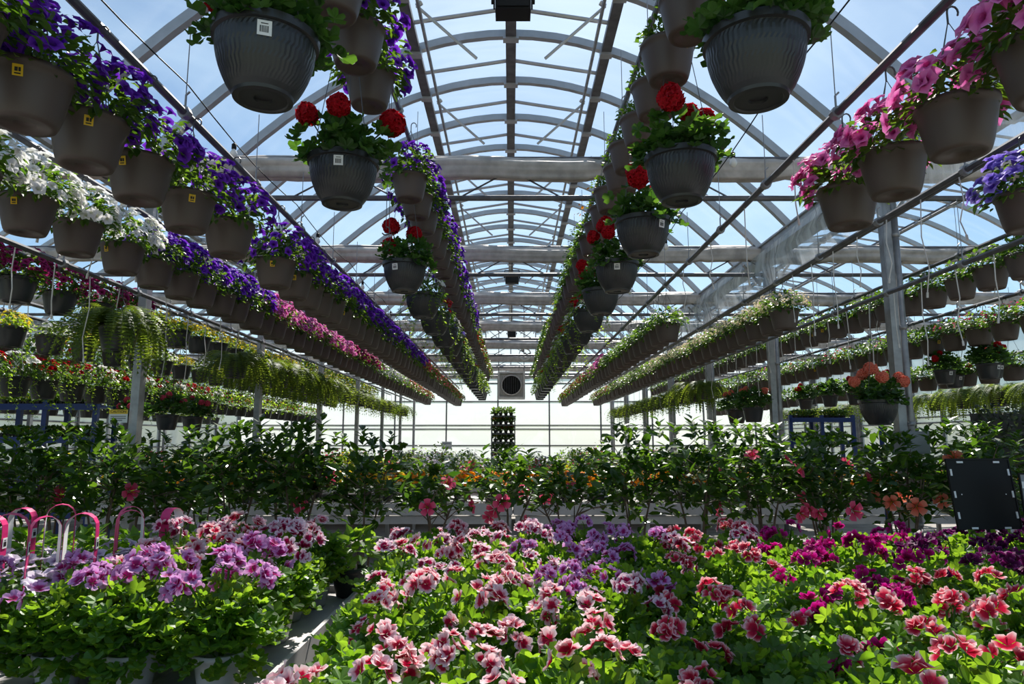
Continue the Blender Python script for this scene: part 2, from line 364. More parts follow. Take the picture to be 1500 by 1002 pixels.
def m_hanger(rim, h0, h1, white=False, hookbig=False):
    k = (round(rim, 3), round(h0, 2), round(h1, 2), white, hookbig)
    if k not in _hang:
        b = MB(); top = h1 - .07
        for i in range(3):
            t = R(90 + 120 * i); b.tube([(rim * math.cos(t), rim * math.sin(t), h0 - .02), (rim * .9 * math.cos(t), rim * .9 * math.sin(t), h0 + .05), (0, 0, top)], .0022, 4)
        hk = [(0, 0, top - .01), (0, 0, top + .02)] + [(.022 * (1 - math.cos(R(a))) , 0, top + .02 + .026 * math.sin(R(a)) + .02) for a in range(0, 220, 30)]
        b.tube(hk, .004, 5); _hang[k] = b.build('hanger', M['wire'])
    return _hang[k]

# ---------------- basket foliage meshes, origin at pot base
def cloud(n, rx, rz, zc, leaf, size, zmin=-.35, lean=(0, 0), hang=.0):
    """leaf frames over a dome; rx radius, rz height, zc centre height"""
    out = []
    for _ in range(n):
        d = rdir(zmin, 1); s = rng.uniform(.62, 1.06) if rng.random() < .75 else rng.uniform(.3, .7)
        p = np.array([d[0] * rx * s + lean[0] * max(0, d[2]), d[1] * rx * s + lean[1] * max(0, d[2]), zc + d[2] * rz * s])
        dr = unit(jit([d[0], d[1], d[2] * .5 - hang * rng.random()], .55)); out.append(frame(p - dr * size * .4, dr, jit([d[0] * .3, d[1] * .3, 1], .45), size * rng.uniform(.7, 1.25)))
    return out
def m_foliage(n, rx, rz, zc, tpls, size, mt, zmin=-.35, lean=(0, 0), hang=.2, stems=0, name='foliage', trail=0, trail_mat=None):
    b = MB()
    for m in cloud(n, rx, rz, zc, tpls, size, zmin, lean, hang): b.add(rng.choice(tpls), m)
    for _ in range(stems):
        d = rdir(.1, 1); b.tube([(d[0] * .03, d[1] * .03, zc - .05), (d[0] * rx * .9, d[1] * rx * .9, zc + d[2] * rz * .9)], .003, 4)
    mats = [mt]
    if trail:
        mats.append(trail_mat or mt)
        for _ in range(trail):
            t = rng.uniform(0, 6.28); L_ = rng.uniform(.2, .5); pts = []; r0 = rx * .8
            for i in range(9):
                q = i / 8; pts.append(np.array([math.cos(t) * (r0 + .06 * math.sin(q * 2.5)) + .02 * math.sin(q * 7), math.sin(t) * (r0 + .06 * math.sin(q * 2.5)) + .02 * math.cos(q * 6), zc + .02 - L_ * q]))
            b.tube(pts, .002, 3, 1)
            for i in range(1, 9):
                for sg in (-1, 1):
                    d = unit(jit([math.cos(t) + sg * math.sin(t), math.sin(t) - sg * math.cos(t), -.2], .4)); b.add(rng.choice(LEAF), frame(pts[i], d, jit([0, 0, 1], .5), rng.uniform(.025, .04)), None, 1)
    return b.build(name, mats)
def blooms(n, rx, rz, zc, size, zmin=0., lean=(0, 0), up=.4):
    out = []
    for _ in range(n):
        d = rdir(zmin, 1); s = rng.uniform(.95, 1.15)
        p = np.array([d[0] * rx * s + lean[0] * max(0, d[2]), d[1] * rx * s + lean[1] * max(0, d[2]), zc + d[2] * rz * s])
        out.append(zframe(p, jit(d + np.array([0, 0, up]), .45), rng.uniform(0, 6.28), size * rng.uniform(.75, 1.15)))
    return out
def m_blooms(n, rx, rz, zc, tpls, size, mt, **kw):
    b = MB()
    for m in blooms(n, rx, rz, zc, size, **kw): b.add(rng.choice(tpls), m)
    return b.build('blooms', mt)
# round red geranium head: many small petals on a ball, stalk below; origin at stalk foot
def m_head(col, rad=.056, stalk=.11, n=100):
    b = MB(); b.tube([(0, 0, 0), (.004, 0, stalk * .5), (0, 0, stalk)], .0035, 5, 1)
    for i in range(n):
        z = 1 - 1.75 * (i + .5) / n; t = i * 2.399; r = math.sqrt(1 - z * z); d = np.array([r * math.cos(t), r * math.sin(t), z])
        b.add(DISC[i % 3], zframe(np.array([0, 0, stalk]) + d * rad * rng.uniform(.7, 1), jit(d, .35), rng.random() * 6, .023), None)
    return b.build('flower_head', [col, M['leaf_ger']])
HEAD = {c: [m_head(P[c]) for _ in range(2)] for c in ('red', 'coral', 'redpink')}
PETM = {c: [MB().add(t).build('blossom', P[c]) for t in PET] for c in ('purple', 'white', 'pink', 'blue', 'burgundy', 'lilacsmall')}
PELM = {}
for c in ('rose', 'wine', 'lilac', 'salmon', 'magenta', 'plum', 'blush'):
    src = PEL if c in ('rose', 'wine', 'lilac', 'blush') else PELF
    PELM[c] = [MB().add(t).build('blossom', P[c]) for t in src]
LEAFM = {k: [MB().add(t, None, 0).build('leaf', M[mt]) for t in tp] for k, mt, tp in (('ger', 'leaf_ger', LOBE), ('pel', 'leaf_pel', LOBE), ('hib', 'leaf_hib', LEAF), ('pet', 'leaf', LEAF))}

# caches of basket plants
FOL = {
 'petunia': [m_foliage(400, .225, .20, .23, LEAF, .052, M['leaf'], -.45, (.03, .0), .5) for _ in range(4)],
 'petunia_sparse': [m_foliage(240, .18, .12, .21, LEAF, .045, M['leaf'], -.4, (0, 0), .5) for _ in range(3)],
 'airy': [m_foliage(260, .155, .11, .22, [LEAFS], .035, M['leaf'], -.1, (-.03, 0), .1, 14) for _ in range(3)],
 'geranium': [m_foliage(170, .235, .20, .27, LOBE, .085, M['leaf_ger'], -.35, (0, 0), .3, 10) for _ in range(3)],
 'geranium_base': [m_foliage(80, .20, .14, .26, LOBE, .08, M['leaf_ger'], -.1, (0, 0), .3, 10) for _ in range(2)],
 'mixed': [m_foliage(230, .24, .17, .27, LEAF, .055, M['leaf'], -.5, (0, 0), .6, 6, 'foliage', 11, M['leaf_vine']) for _ in range(3)],
 'pansy': [m_foliage(260, .175, .13, .21, [LEAFS], .045, M['leaf_vine'], -.4, (0, 0), .3) for _ in range(2)],
 'leafy': [m_foliage(420, .225, .16, .22, [LEAFS], .052, M['leaf'], -.5, (0, 0), .4) for _ in range(3)],
}
def m_fern(n=130, size=.38):
    b = MB()
    for _ in range(n):
        t = rng.uniform(0, 6.28); e = rng.uniform(-.5, 1.3); d = np.array([math.cos(t), math.sin(t), e * .9])
        b.add(t_frond(), frame((math.cos(t) * .04, math.sin(t) * .04, .17), [d[0], d[1], d[2] * .6], [0, 0, 1], size * rng.uniform(.7, 1.15)))
    return b.build('fronds', M['leaf_fern'])
FERN = [m_fern() for _ in range(3)]
_bl = {}
def far_blooms(kind, col):
    k = (kind, col)
    if k not in _bl:
        if kind == 'petunia': _bl[k] = [m_blooms(88, .225, .21, .24, PET[:1], .036, P[col], zmin=-.15, lean=(.03, 0)) for _ in range(3)]
        elif kind == 'petunia_sparse': _bl[k] = [m_blooms(22, .18, .12, .22, PET[:1], .028, P[col], zmin=0) for _ in range(3)]
        elif kind == 'small': _bl[k] = [m_blooms(190, .225, .155, .235, DISC, .017, P[col], zmin=-.15) for _ in range(3)]
        elif kind == 'few': _bl[k] = [m_blooms(26, .225, .16, .23, DISC, .018, P[col], zmin=0) for _ in range(2)]
        elif kind == 'pansy': _bl[k] = [m_blooms(70, .18, .14, .21, DISC, .024, P[col], zmin=-.1) for _ in range(2)]
    return rng.choice(_bl[k])

# ------------------------------------------------------------------ hanging baskets
SPEC = []
def basket(*a, **k): SPEC.append((a, k))
def make_basket(x, y, z, hang_top, label, group=None, plant='petunia', col='purple', pot='tan', near=False, sticker=None, nb=34, s=1.0):
    """z: base height above floor; hang_top: rail height"""
    rz = rng.uniform(-.4, .4); t = thing('hanging_basket', label, 'hanging basket', (x, y, z), 0, group, s)
    me = {'tan': POT_TAN, 'grey': POT_GREY, 'dark': POT_DARK, 'terra': POT_TERRA}[pot]
    p = obj('pot', me, t, tr(rz=rz))
    rim, ph = (.175, .25) if pot == 'dark' else (.138, .20)
    obj('hanger', m_hanger(rim, ph, (hang_top - z) / s, False), t)
    if sticker:
        a = R(-90 + rng.uniform(-25, 35)); zz = ph * .72; rr = (.171 if pot == 'dark' else .130) + .004
        d = np.array([math.cos(a), math.sin(a), 0]); m = np.eye(4); tl = .20 if pot != 'dark' else .12
        m[:3, 0] = (-math.sin(a), math.cos(a), 0); m[:3, 1] = (-d[0], -d[1], 0); m[:3, 2] = (0, 0, 1); m[:3, 3] = (rr * d[0], rr * d[1], zz)
        q = Matrix(m.tolist()) @ Matrix.Rotation(tl, 4, 'X'); o = obj('sticker', STK_W if sticker == 'w' else STK_Y, p); o.matrix_local = Matrix.Rotation(-rz, 4, 'Z') @ q
        o['label'] = 'white barcode sticker' if sticker == 'w' else 'small yellow sticker'
    fr = tr(rz=rng.uniform(-.6, .6))
    if plant == 'fern':
        obj('fronds', rng.choice(FERN), t, tr(rz=rng.random() * 6), 'stuff'); return t
    if plant == 'geranium':
        dz = tr(0, 0, .0, 1, rng.random() * 6)
        if near:
            obj('foliage', rng.choice(FOL['geranium_base']), t, dz, 'stuff')
            for m in cloud(int(near * 1.15), .27, .21, .28, None, .092, -.35, (0, 0), .3): obj('leaf', rng.choice(LEAFM['ger']), t, m)
        else: obj('foliage', rng.choice(FOL['geranium']), t, dz, 'stuff')
        for i in range(nb):
            d = rdir(.35, .95); obj('flower_head', rng.choice(HEAD[col]), t, zframe(d * (.17, .17, .15) + (0, 0, .30 if pot == 'dark' else .24), d * (.5, .5, 1), 0, rng.uniform(.95, 1.3) * (1 if pot == 'dark' else .66)))
        return t
    fk = {'petunia': 'petunia', 'petunia_sparse': 'petunia_sparse', 'cream': 'leafy', 'airy': 'airy', 'leafy': 'leafy', 'mixed': 'mixed', 'pansy': 'pansy', 'smallmix': 'leafy'}[plant]
    obj('foliage', rng.choice(FOL[fk]), t, fr, 'stuff')
    if plant == 'petunia':
        if near:
            for m in blooms(int(nb * (2.6 if col == 'white' else 1.9)), .23, .21, .24, .048 if col in ('pink', 'blue') else .038, zmin=-.2, lean=(.03, 0)): obj('blossom', rng.choice(PETM[col]), t, m)
        else: obj('blooms', far_blooms('petunia', col), t, fr, 'stuff')
    elif plant == 'petunia_sparse': obj('blooms', far_blooms('petunia_sparse', col), t, fr, 'stuff')
    elif plant in ('cream', 'smallmix'): obj('blooms', far_blooms('small', col), t, fr, 'stuff')
    elif plant in ('leafy', 'airy'):
        if col: obj('blooms', far_blooms('few', col), t, fr, 'stuff')
    elif plant == 'mixed': obj('blooms', far_blooms('petunia_sparse', col), t, tr(0, 0, .06, 1.15), 'stuff')
    elif plant == 'pansy': obj('blooms', far_blooms('pansy', col), t, fr, 'stuff')
    return t
FL = {('petunia', 'purple'): 'purple petunias', ('petunia', 'white'): 'white petunias', ('petunia', 'pink'): 'pink petunias', ('petunia', 'blue'): 'blue-violet petunias',
      ('petunia', 'burgundy'): 'burgundy petunias', ('petunia_sparse', 'red'): 'red flowers', ('petunia', 'redpink'): 'red-pink petunias', ('petunia', 'red'): 'red petunias', ('petunia', 'lilacsmall'): 'pale lilac petunias',
      ('cream', 'cream'): 'tiny cream flowers', ('cream', 'hibpink'): 'tiny pink flowers', ('airy', None): 'fine airy greenery', ('airy', 'orange'): 'orange flowers', ('airy', 'yellow'): 'yellow-green bushy flowers',
      ('leafy', None): 'trailing green foliage', ('leafy', 'white'): 'sparse white flowers', ('leafy', 'hibpink'): 'sparse pink flowers', ('pansy', 'yellow'): 'yellow flowers', ('pansy', 'white'): 'white flowers',
      ('smallmix', 'white'): 'small white flowers', ('mixed', 'white'): 'white flowers and trailing vines', ('mixed', 'red'): 'red flowers and trailing vines', ('mixed', 'blue'): 'blue flowers and trailing vines', ('fern', None): 'arching fern fronds',
      ('geranium', 'red'): 'red geraniums', ('geranium', 'coral'): 'coral geraniums', ('petunia_sparse', 'yellow'): 'yellow flowers', ('petunia_sparse', 'hibpink'): 'pink flowers'}
PN = {'tan': 'taupe', 'grey': 'grey', 'dark': 'dark', 'terra': 'brown'}
def row(rowname, x, zc, rail, ys, pick, pot='tan', near_to=0., stick=.3, nmax=12, jx=.015, s=1.0):
    for i, y in enumerate(ys):
        pl, col = pick(y)[:2]; desc = FL[(pl, col)]
        lab, grp = f"{PN[pot]} pot of {desc}, {ORD[i]} in the {rowname}", f"baskets of the {rowname}"
        st = None
        if y < 12 and rng.random() < stick: st = 'y'
        basket(x + rng.uniform(-jx, jx), y, H + zc - .10 * s, H + rail, lab, grp, pl, col, pot, y < near_to, st, 34, s * rng.uniform(.97, 1.04))

# ------------------------------------------------------------------ setting: ground, floor, walls, roof
YE = 27.6; BW = 3.62; ZG = H + 2.62; ZR = H + 4.67
b = MB(); b.box(-120, 120, -60, 160, -.3, -.12); struct('ground', b.build('ground', M['gravel']))
b = MB(); b.box(-11.2, 11.2, -4, YE + .1, -.12, 0); struct('floor', b.build('floor', M['concrete']))
def zarch(x): return ZR - .148 * x * x * 1.06
NX = 12
def arch_mesh(h=.085, wd=.07):
    b = MB(); xs = [-BW + 2 * BW * i / 28 for i in range(29)]; V = []; F = []
    for x in xs:
        z = zarch(x); sl_ = -.296 * x * 1.06; n = unit([-sl_, 0, 1])
        for (dy, dn) in ((-wd / 2, 0), (wd / 2, 0), (wd / 2, -h), (-wd / 2, -h)): V.append((x + n[0] * dn, dy, z + n[2] * dn))
    for i in range(28):
        for k in range(4): k2 = (k + 1) % 4; F.append((i * 4 + k, i * 4 + k2, i * 4 + 4 + k2, i * 4 + 4 + k))
    b.add((np.array(V), F, np.zeros(len(V))), None, 0)
    b.box(-.09, .09, -.05, .05, ZR - .12, ZR - .02); b.box(-1.16, -1.02, -.05, .05, zarch(1.09) - .13, zarch(1.09) - .02); b.box(1.02, 1.16, -.05, .05, zarch(1.09) - .13, zarch(1.09) - .02)
    return b.build('roof_arch', M['alu'])
ARCH = arch_mesh()
b = MB()
for sg in (-1, 1): b.tube([(0, 0, ZR - .06), (sg * 1.09, 0, zarch(1.09) - .05)], .022, 6)
BAR = b.build('glazing_bar', M['alu'])
def pane_mesh(sg):
    b = MB(); V = []; F = []; n = 10
    for i in range(n + 1):
        x = sg * (.02 + (BW - .02) * i / n); V += [(x, .03, zarch(x) + .012), (x, .987, zarch(x) + .012)]
    for i in range(n): F.append((2 * i, 2 * i + 1, 2 * i + 3, 2 * i + 2))
    b.add((np.array(V), F, np.zeros(len(V))), None, 0); return b.build('roof_pane', M['film'], True)
PANE = [pane_mesh(-1), pane_mesh(1)]
def roll_mesh():
    """gathered shade cloth bundled under a cross tube"""
    b = MB(); V = []; F = []; n = 60; k = 30
    for i in range(n + 1):
        x = -BW + 2 * BW * i / n; sag = -.035 - .012 * math.sin(i * .42) - .006 * rng.random()
        for j in range(k):
            t = 2 * math.pi * j / k; r = .105 * (1 + .13 * math.sin(5 * t + .5 * math.sin(i * .13)) + .09 * math.sin(9 * t + .04 * i) + .03 * rng.uniform(-1, 1)) * (.82 if i % 15 == 7 else 1)
            V.append((x, r * math.cos(t) * .9, r * math.sin(t) * 1.05 + sag))
    for i in range(n):
        for j in range(k): j2 = (j + 1) % k; F.append((i * k + j, i * k + j2, (i + 1) * k + j2, (i + 1) * k + j))
    b.add((np.array(V), F, np.zeros(len(V))), None, 0); return b.build('shade_cloth_roll', M['roll'], True)
ROLL = roll_mesh()
def truss_mesh():
    b = MB(); b.tube([(-BW, 0, -.33), (BW, 0, -.33)], .028, 8); b.tube([(-BW, 0, .06), (BW, 0, .06)], .028, 8)
    for i in range(5):
        x = -3.2 + 1.6 * i; b.tube([(x - .5, 0, -.33), (x, 0, -.05)], .009, 5); b.tube([(x + .5, 0, -.33), (x, 0, -.05)], .009, 5)
    return b.build('cross_tube', M['steel_dark'])
TRUSS = truss_mesh()
b = MB()
for sg in (-1, 1):
    b.tube([(sg * .95, -.45, zarch(.95) - .10), (sg * .95, .55, zarch(.95) - .12)], .02, 6)
VENT = b.build('vent_rail', M['steel'])
b = MB(); b.tube([(0, 0, 0), (.62, .05, -.55)], .016, 6); b.tube([(0, 0, 0), (.05, 0, .04)], .026, 6); ROD = [b.build('vent_rod', M['alu'])]
b = MB(); b.tube([(0, 0, 0), (-.62, .05, -.55)], .016, 6); b.tube([(0, 0, 0), (-.05, 0, .04)], .026, 6); ROD.append(b.build('vent_rod', M['alu']))
ARCHY = [6.26 + 1.017 * k for k in range(-6, 22)]
for bi, cx in enumerate((0, -2 * BW, 2 * BW)):
    for k, y in enumerate(ARCHY):
        if cx and y < 2.9: continue
        struct('roof_arch', ARCH, tr(cx, y))
        if k < len(ARCHY) - 1:
            struct('glazing_bar', BAR, tr(cx, y + .508))
            for p in PANE: struct('roof_pane', p, tr(cx, y))
        if (k % 3) == 0 and y > 2.9:
            struct('cross_tube', TRUSS, tr(cx, y, ZG)); struct('shade_cloth_roll', ROLL, tr(cx, y, ZG))
        if k % 2 == 0 and not cx and y > 4:
            struct('vent_rod', ROD[0], tr(-.97, y + .2, zarch(.97) - .10)); struct('vent_rod', ROD[1], tr(.97, y + .2, zarch(.97) - .10))
    y0 = -.2 if not cx else 3.0
    b = MB(); b.box(-.06, .06, y0, YE, ZR - .10, ZR - .03); struct('ridge_beam', b.build('ridge_beam', M['steel_dark']), tr(cx))
    for sg in (-1, 1):
        z = zarch(1.09); b = MB(); b.box(-.055, .055, y0, YE, z - .10, z - .04); struct('roof_purlin', b.build('roof_purlin', M['steel_dark']), tr(cx + sg * 1.09))
        b = MB(); z = zarch(.9) - .22; b.tube([(0, y0, z), (0, YE, z)], .019, 6); struct('vent_shaft', b.build('vent_shaft', M['steel']), tr(cx + sg * .93))
# gutters with posts
def gutter_mesh():
    b = MB(); b.box(-.14, .14, -.2, YE, 0, .02); b.box(-.14, -.12, -.2, YE, 0, .16); b.box(.12, .14, -.2, YE, 0, .16); b.box(-.17, -.12, -.2, YE, .14, .16); b.box(.12, .17, -.2, YE, .14, .16)
    return b.build('gutter', M['alu'])
GUT = gutter_mesh()
def post_mesh():
    b = MB(); b.box(-.038, .038, -.05, .05, 0, ZG - .14); b.box(-.09, .09, -.09, .09, 0, .012); b.box(-.12, .12, -.08, .08, ZG - .16, ZG - .10)
    b.tube([(-.09, 0, ZG - .45), (-.32, 0, ZG - .16)], .02, 6); b.tube([(.09, 0, ZG - .45), (.32, 0, ZG - .16)], .02, 6)
    return b.build('post', M['steel'])
POST = post_mesh()
b = MB(); b.tube([(0, 0, .05), (0, 0, ZG - .2)], .03, 10); 
for z in (.8, 1.7, 2.6, 3.5): b.tube([(0, 0, z - .02), (0, 0, z + .02)], .036, 10)
PIPE = b.build('drain_pipe', M['steel'], True)
for gx in (-BW, BW, -3 * BW, 3 * BW):
    struct('gutter', GUT, tr(gx, 0, ZG - .1))
    for j in range(8):
        y = 6.26 + 3.05 * (j - (1 if abs(gx) > 5 else 0)) + .12
        if y > YE: continue
        p = struct('support_post', POST, tr(gx + (.14 if gx == -BW else 0), y))
        if gx > 0: struct('drain_pipe', PIPE, tr(.07, -.05), p)
# curtain film rolled along the right gutter
b = MB(); V = []; F = []; n = 40
for i in range(n + 1):
    y = 4.0 + 20 * i / n; q = .05 * math.sin(i * .8) + .03 * rng.random()
    V += [(BW - .28 + q * .4, y, ZG - .12), (BW - .36 + q, y, ZG - .36), (BW - .30 + q * .5, y, ZG - .66 + q * .3)]
for i in range(n):
    for j in range(2): F.append((i * 3 + j, i * 3 + j + 1, i * 3 + 4 + j, i * 3 + 3 + j))
b.add((np.array(V), F, np.zeros(len(V))), None, 0)
tag(obj('side_curtain', b.build('side_curtain', M['curtain'], True)), 'translucent white film curtain hanging along the right gutter', 'curtain')
b = MB(); b.tube([(BW - .30, 4, ZG - .68), (BW - .30, 24, ZG - .68)], .035, 10)
tag(obj('curtain_tube', b.build('curtain_tube', M['steel_dark'])), 'long dark roller tube under the film curtain on the right', 'tube')
# end wall
def endwall(name, y, rot=0, loc=None, x0=-3 * BW, x1=3 * BW, top=None, step=1.017):
    root = bpy.data.objects.new(name, None); COL.objects.link(root); root['kind'] = 'structure'
    if loc: root.location = loc
    root.rotation_euler = (0, 0, rot); zt = ZG + .05
    b = MB(); b.box(x0, x1, y - .06, y + .06, 0, .62); obj('knee_wall', b.build('knee_wall', M['heater']), root)
    n = round((x1 - x0) / step)
    for i in range(n):
        a, c = x0 + (x1 - x0) * i / n, x0 + (x1 - x0) * (i + 1) / n
        b = MB(); b.add((np.array([(a, y, .62), (c, y, .62), (c, y, zt), (a, y, zt)]), [(0, 1, 2, 3)], np.zeros(4)), None, 0); obj('wall_pane', b.build('wall_pane', M['wallfilm']), root)
    bar = MB(); bar.box(-.025, .025, y - .05, y + .05, .62, zt); bar = bar.build('mullion', M['steel_dark'])
    for i in range(n + 1): 
        if i % 2 == 0 or i in (3,): obj('mullion', bar, root, tr(x0 + (x1 - x0) * i / n))
    rl = MB(); rl.box(x0, x1, y - .04, y + .04, -.02, .02); rl = rl.build('transom', M['steel_dark'])
    for z in (.66, 1.35, 2.0, 2.15, 3.1, zt): obj('transom', rl, root, tr(0, 0, z))
    return root
endwall('wall_back', YE)
endwall('wall_left', 0, R(90), (-3 * BW - .1, 0, 0), -1, YE)
endwall('wall_right', 0, R(-90), (3 * BW + .1, 0, 0), -YE, 1)
for cx in (0, -2 * BW, 2 * BW):                      # gable ends
    b = MB(); V = []; F = []; n = 16
    for i in range(n + 1):
        x = -BW + 2 * BW * i / n; V += [(x, 0, ZG), (x, 0, zarch(x))]
    for i in range(n): F.append((2 * i, 2 * i + 2, 2 * i + 3, 2 * i + 1))
    b.add((np.array(V), F, np.zeros(len(V))), None, 0); g = struct('wall_gable', b.build('wall_gable', M['wallfilm']), tr(cx, YE))
    b = MB()
    for i in range(-3, 4): b.box(i * 1.017 - .02, i * 1.017 + .02, -.05, .03, ZG, zarch(i * 1.017))
    for z in (ZG + .55, ZG + 1.1): 
        hw = math.sqrt((ZR - z) / .157); b.box(-hw, hw, -.05, .03, z - .02, z + .02)
    obj('gable_bars', b.build('gable_bars', M['steel']), g)

# ------------------------------------------------------------------ rails that carry the baskets
def rail(x, z, y0, y1, lab, r=.02, clips=True):
    b = MB(); b.tube([(0, y0, 0), (0, y1, 0)], r, 8)
    o = tag(obj('hanging_rail', b.build('hanging_rail', M['steel_dark'], False), None, tr(x, 0, H + z)), lab, 'rail')
    for j in range(int((min(y1, 14) - y0) / 1.017)):
        y = y0 + .4 + j * 1.017; obj('clamp', CLAMP, o, tr(0, y, 0))
    return o
b = MB(); b.tube([(0, -.02, 0), (0, .02, 0)], .034, 8); b.tube([(0, 0, .02), (0, 0, .10), (.02, 0, .12)], .006, 5); b.tube([(0, 0, .1), (0, 0, .5)], .003, 4); CLAMP = b.build('clamp', M['steel'])
for x, z, y0, y1, lab in (
 (-.88, 2.58, .6, 23, 'high inner pipe rail left of centre carrying two tiers of baskets'), (.88, 2.58, .6, 23, 'high inner pipe rail right of centre carrying two tiers of baskets'),
 (-1.74, 1.73, 1.0, 23, 'long pipe rail above the left middle row of purple petunias'), (1.74, 1.73, 1.0, 23, 'long pipe rail above the pink petunias and bare stretch on the right'),
 (-2.72, 1.66, 1.6, 23, 'pipe rail above the left outer row of white petunias'), (2.82, 1.66, 1.6, 23, 'pipe rail above the cream flowered baskets on the right'),
 (-3.32, 1.30, 2.5, 23, 'low pipe rail carrying ferns beside the left posts'), (3.36, 1.30, 2.5, 23, 'low bare pipe rail crossing the nearest right post'),
 (-4.05, 1.52, 3.5, 23, 'pipe rail above burgundy petunias beyond the left posts'), (4.35, 1.78, 4, 23, 'pipe rail over green baskets beyond the right posts'),
 (-5.05, 1.42, 4, 23, 'pipe rail above yellow flowered baskets in the left bay'), (5.3, 1.52, 4.5, 23, 'second pipe rail beyond the right posts'),
 (-6.2, 1.42, 5, 23, 'third pipe rail beyond the left posts'), (6.3, 1.42, 5, 23, 'third pipe rail beyond the right posts'),
 (-7.5, 1.3, 6, 23, 'farthest pipe rail in the left bay'), (7.6, 1.3, 6, 23, 'farthest pipe rail in the right bay'), (-5.6, 1.42, 6, 23, 'pipe rail of the low vine baskets in the left bay'), (-8.6, 1.3, 7, 23, 'outermost pipe rail by the left wall')):
    rail(x, z, y0, y1, lab, .021 if abs(x) > 1 else .019)

# ------------------------------------------------------------------ the rows of baskets
def seq(y0, step, y1, stop=None, dense=None, d2=None):
    ys = []; y = y0
    while y < y1: ys.append(y); y += (d2 if dense and y > dense else step) + rng.uniform(-.02, .02)
    return ys
row('left middle row', -1.72, 1.20, 1.73, [1.92] + [2.28, 2.65, 3.05, 3.5, 4.0] + seq(4.87, .40, 22.5, dense=5.6, d2=.36),
    lambda y: ('petunia', 'purple') if y < 12.2 else (('petunia', 'redpink') if y < 20 else ('petunia', 'red')), near_to=6.2, stick=.45)
row('right middle row', 1.76, 1.20, 1.73, [2.08, 2.52, 2.97, 3.43] + seq(7.6, .36, 22.5),
    lambda y: ('petunia', 'pink') if y < 4 else (('leafy', 'white') if y < 12 else (('petunia', 'pink') if y < 14.5 else ('petunia', 'redpink') if y < 19 else ('petunia', 'red'))), near_to=4.2, stick=.25)
row('left outer row', -2.70, 1.24, 1.66, [2.85, 3.25, 3.68, 4.12, 4.6] + seq(5.05, .38, 22.5),
    lambda y: ('petunia', 'white') if y < 4.9 else (('petunia', 'purple') if y < 7 else ('petunia', 'pink') if y < 11 else ('petunia', 'burgundy') if y < 13.5 else ('petunia', 'lilacsmall') if y < 17 else ('petunia', 'redpink')), near_to=5.0, stick=.4)
row('right outer row', 2.80, 1.22, 1.66, [3.55] + seq(6.9, .37, 22.5),
    lambda y: ('petunia', 'blue') if y < 4 else (('cream', 'cream') if y < 18.5 else ('cream', 'hibpink')), near_to=4.0, stick=.35)
row('left high inner row', -.82, 2.02, 2.58, [2.45, 2.88, 3.3, 3.74, 5.3] + seq(5.75, .45, 22.5),
    lambda y: ('petunia', 'purple') if y < 13.5 else ('petunia', 'red'), near_to=5.5, stick=.4)
row('right high inner row', .86, 2.02, 2.58, seq(2.62, .42, 22.5, dense=5, d2=.45),
    lambda y: ('airy', None) if y < 5.9 else (('airy', 'orange') if y < 6.8 else ('leafy', None) if y < 11 else ('airy', 'yellow')), stick=.5)
# dark bowls on long hangers under the inner rails
DL = [(2.33, 'geranium', 'red', 130, 3), (3.5, 'geranium', 'red', 110, 4), (5.65, 'geranium', 'red', 0, 3), (6.9, 'mixed', 'white', 0, 0), (8.0, 'mixed', 'red', 0, 0)] + [(9.1 + .95 * k, 'mixed', ('white', 'blue', 'red', 'white')[k % 4], 0, 0) for k in range(14)]
DR = [(2.33, 'geranium', 'red', 130, 2), (3.45, 'geranium', 'red', 110, 5), (4.5, 'geranium', 'red', 80, 3), (5.65, 'geranium', 'red', 0, 4), (6.7, 'geranium', 'red', 0, 4), (7.8, 'mixed', 'red', 0, 0)] + [(8.9 + .95 * k, 'mixed', ('white', 'red', 'white')[k % 3], 0, 0) for k in range(14)]
for side, arr in (('left', DL), ('right', DR)):
    sg = -1 if side == 'left' else 1
    for i, (y, pl, col, near, nb) in enumerate(arr):
        desc = FL[(pl, col)]
        lab = f"charcoal bowl of {desc}, {ORD[i]} under the {side} inner rail"
        basket(sg * .90, y, H + 1.24 if y > 3 else H + 1.22, H + 2.58, lab, f"dark bowls under the {side} inner rail", pl, col, 'dark', near, 'w' if y < 6 and not (side == 'right' and y < 4) else None, nb)
# neighbouring bays
row('left bay near row', -4.05, 1.22, 1.52, seq(4.4, .55, 20), lambda y: ('petunia', 'burgundy') if y < 7.4 else ('pansy', 'yellow'), pot='grey', nmax=8, stick=.1)
row('left bay second row', -5.05, 1.03, 1.42, seq(5.6, .6, 20), lambda y: ('pansy', 'yellow') if int(y * 1.7) % 2 else ('pansy', 'white'), pot='grey', nmax=6, stick=0)
row('left bay third row', -6.2, .95, 1.42, seq(7, .6, 20), lambda y: ('mixed', 'white') if int(y * 1.3) % 3 else ('mixed', 'red'), pot='terra', nmax=4, stick=0, s=1.2)
row('left bay farthest row', -7.5, .80, 1.3, seq(8, .6, 20), lambda y: ('mixed', 'white') if int(y * 2.1) % 2 else ('mixed', 'blue'), pot='grey', nmax=0, stick=0, s=1.25)
row('left bay low row', -5.6, .60, 1.42, seq(7.2, .5, 20), lambda y: ('mixed', 'white') if int(y * 2.3) % 2 else ('mixed', 'red'), pot='grey', nmax=0, stick=0, s=1.1)
row('left bay low far row', -8.6, .58, 1.3, seq(8.4, .55, 20), lambda y: ('mixed', 'white') if int(y * 1.9) % 2 else ('pansy', 'yellow'), pot='grey', nmax=0, stick=0, s=1.25)
row('right bay near row', 4.35, 1.45, 1.78, seq(5.6, .42, 21), lambda y: ('leafy', None) if y < 14 else ('leafy', 'white'), nmax=8, stick=.3)
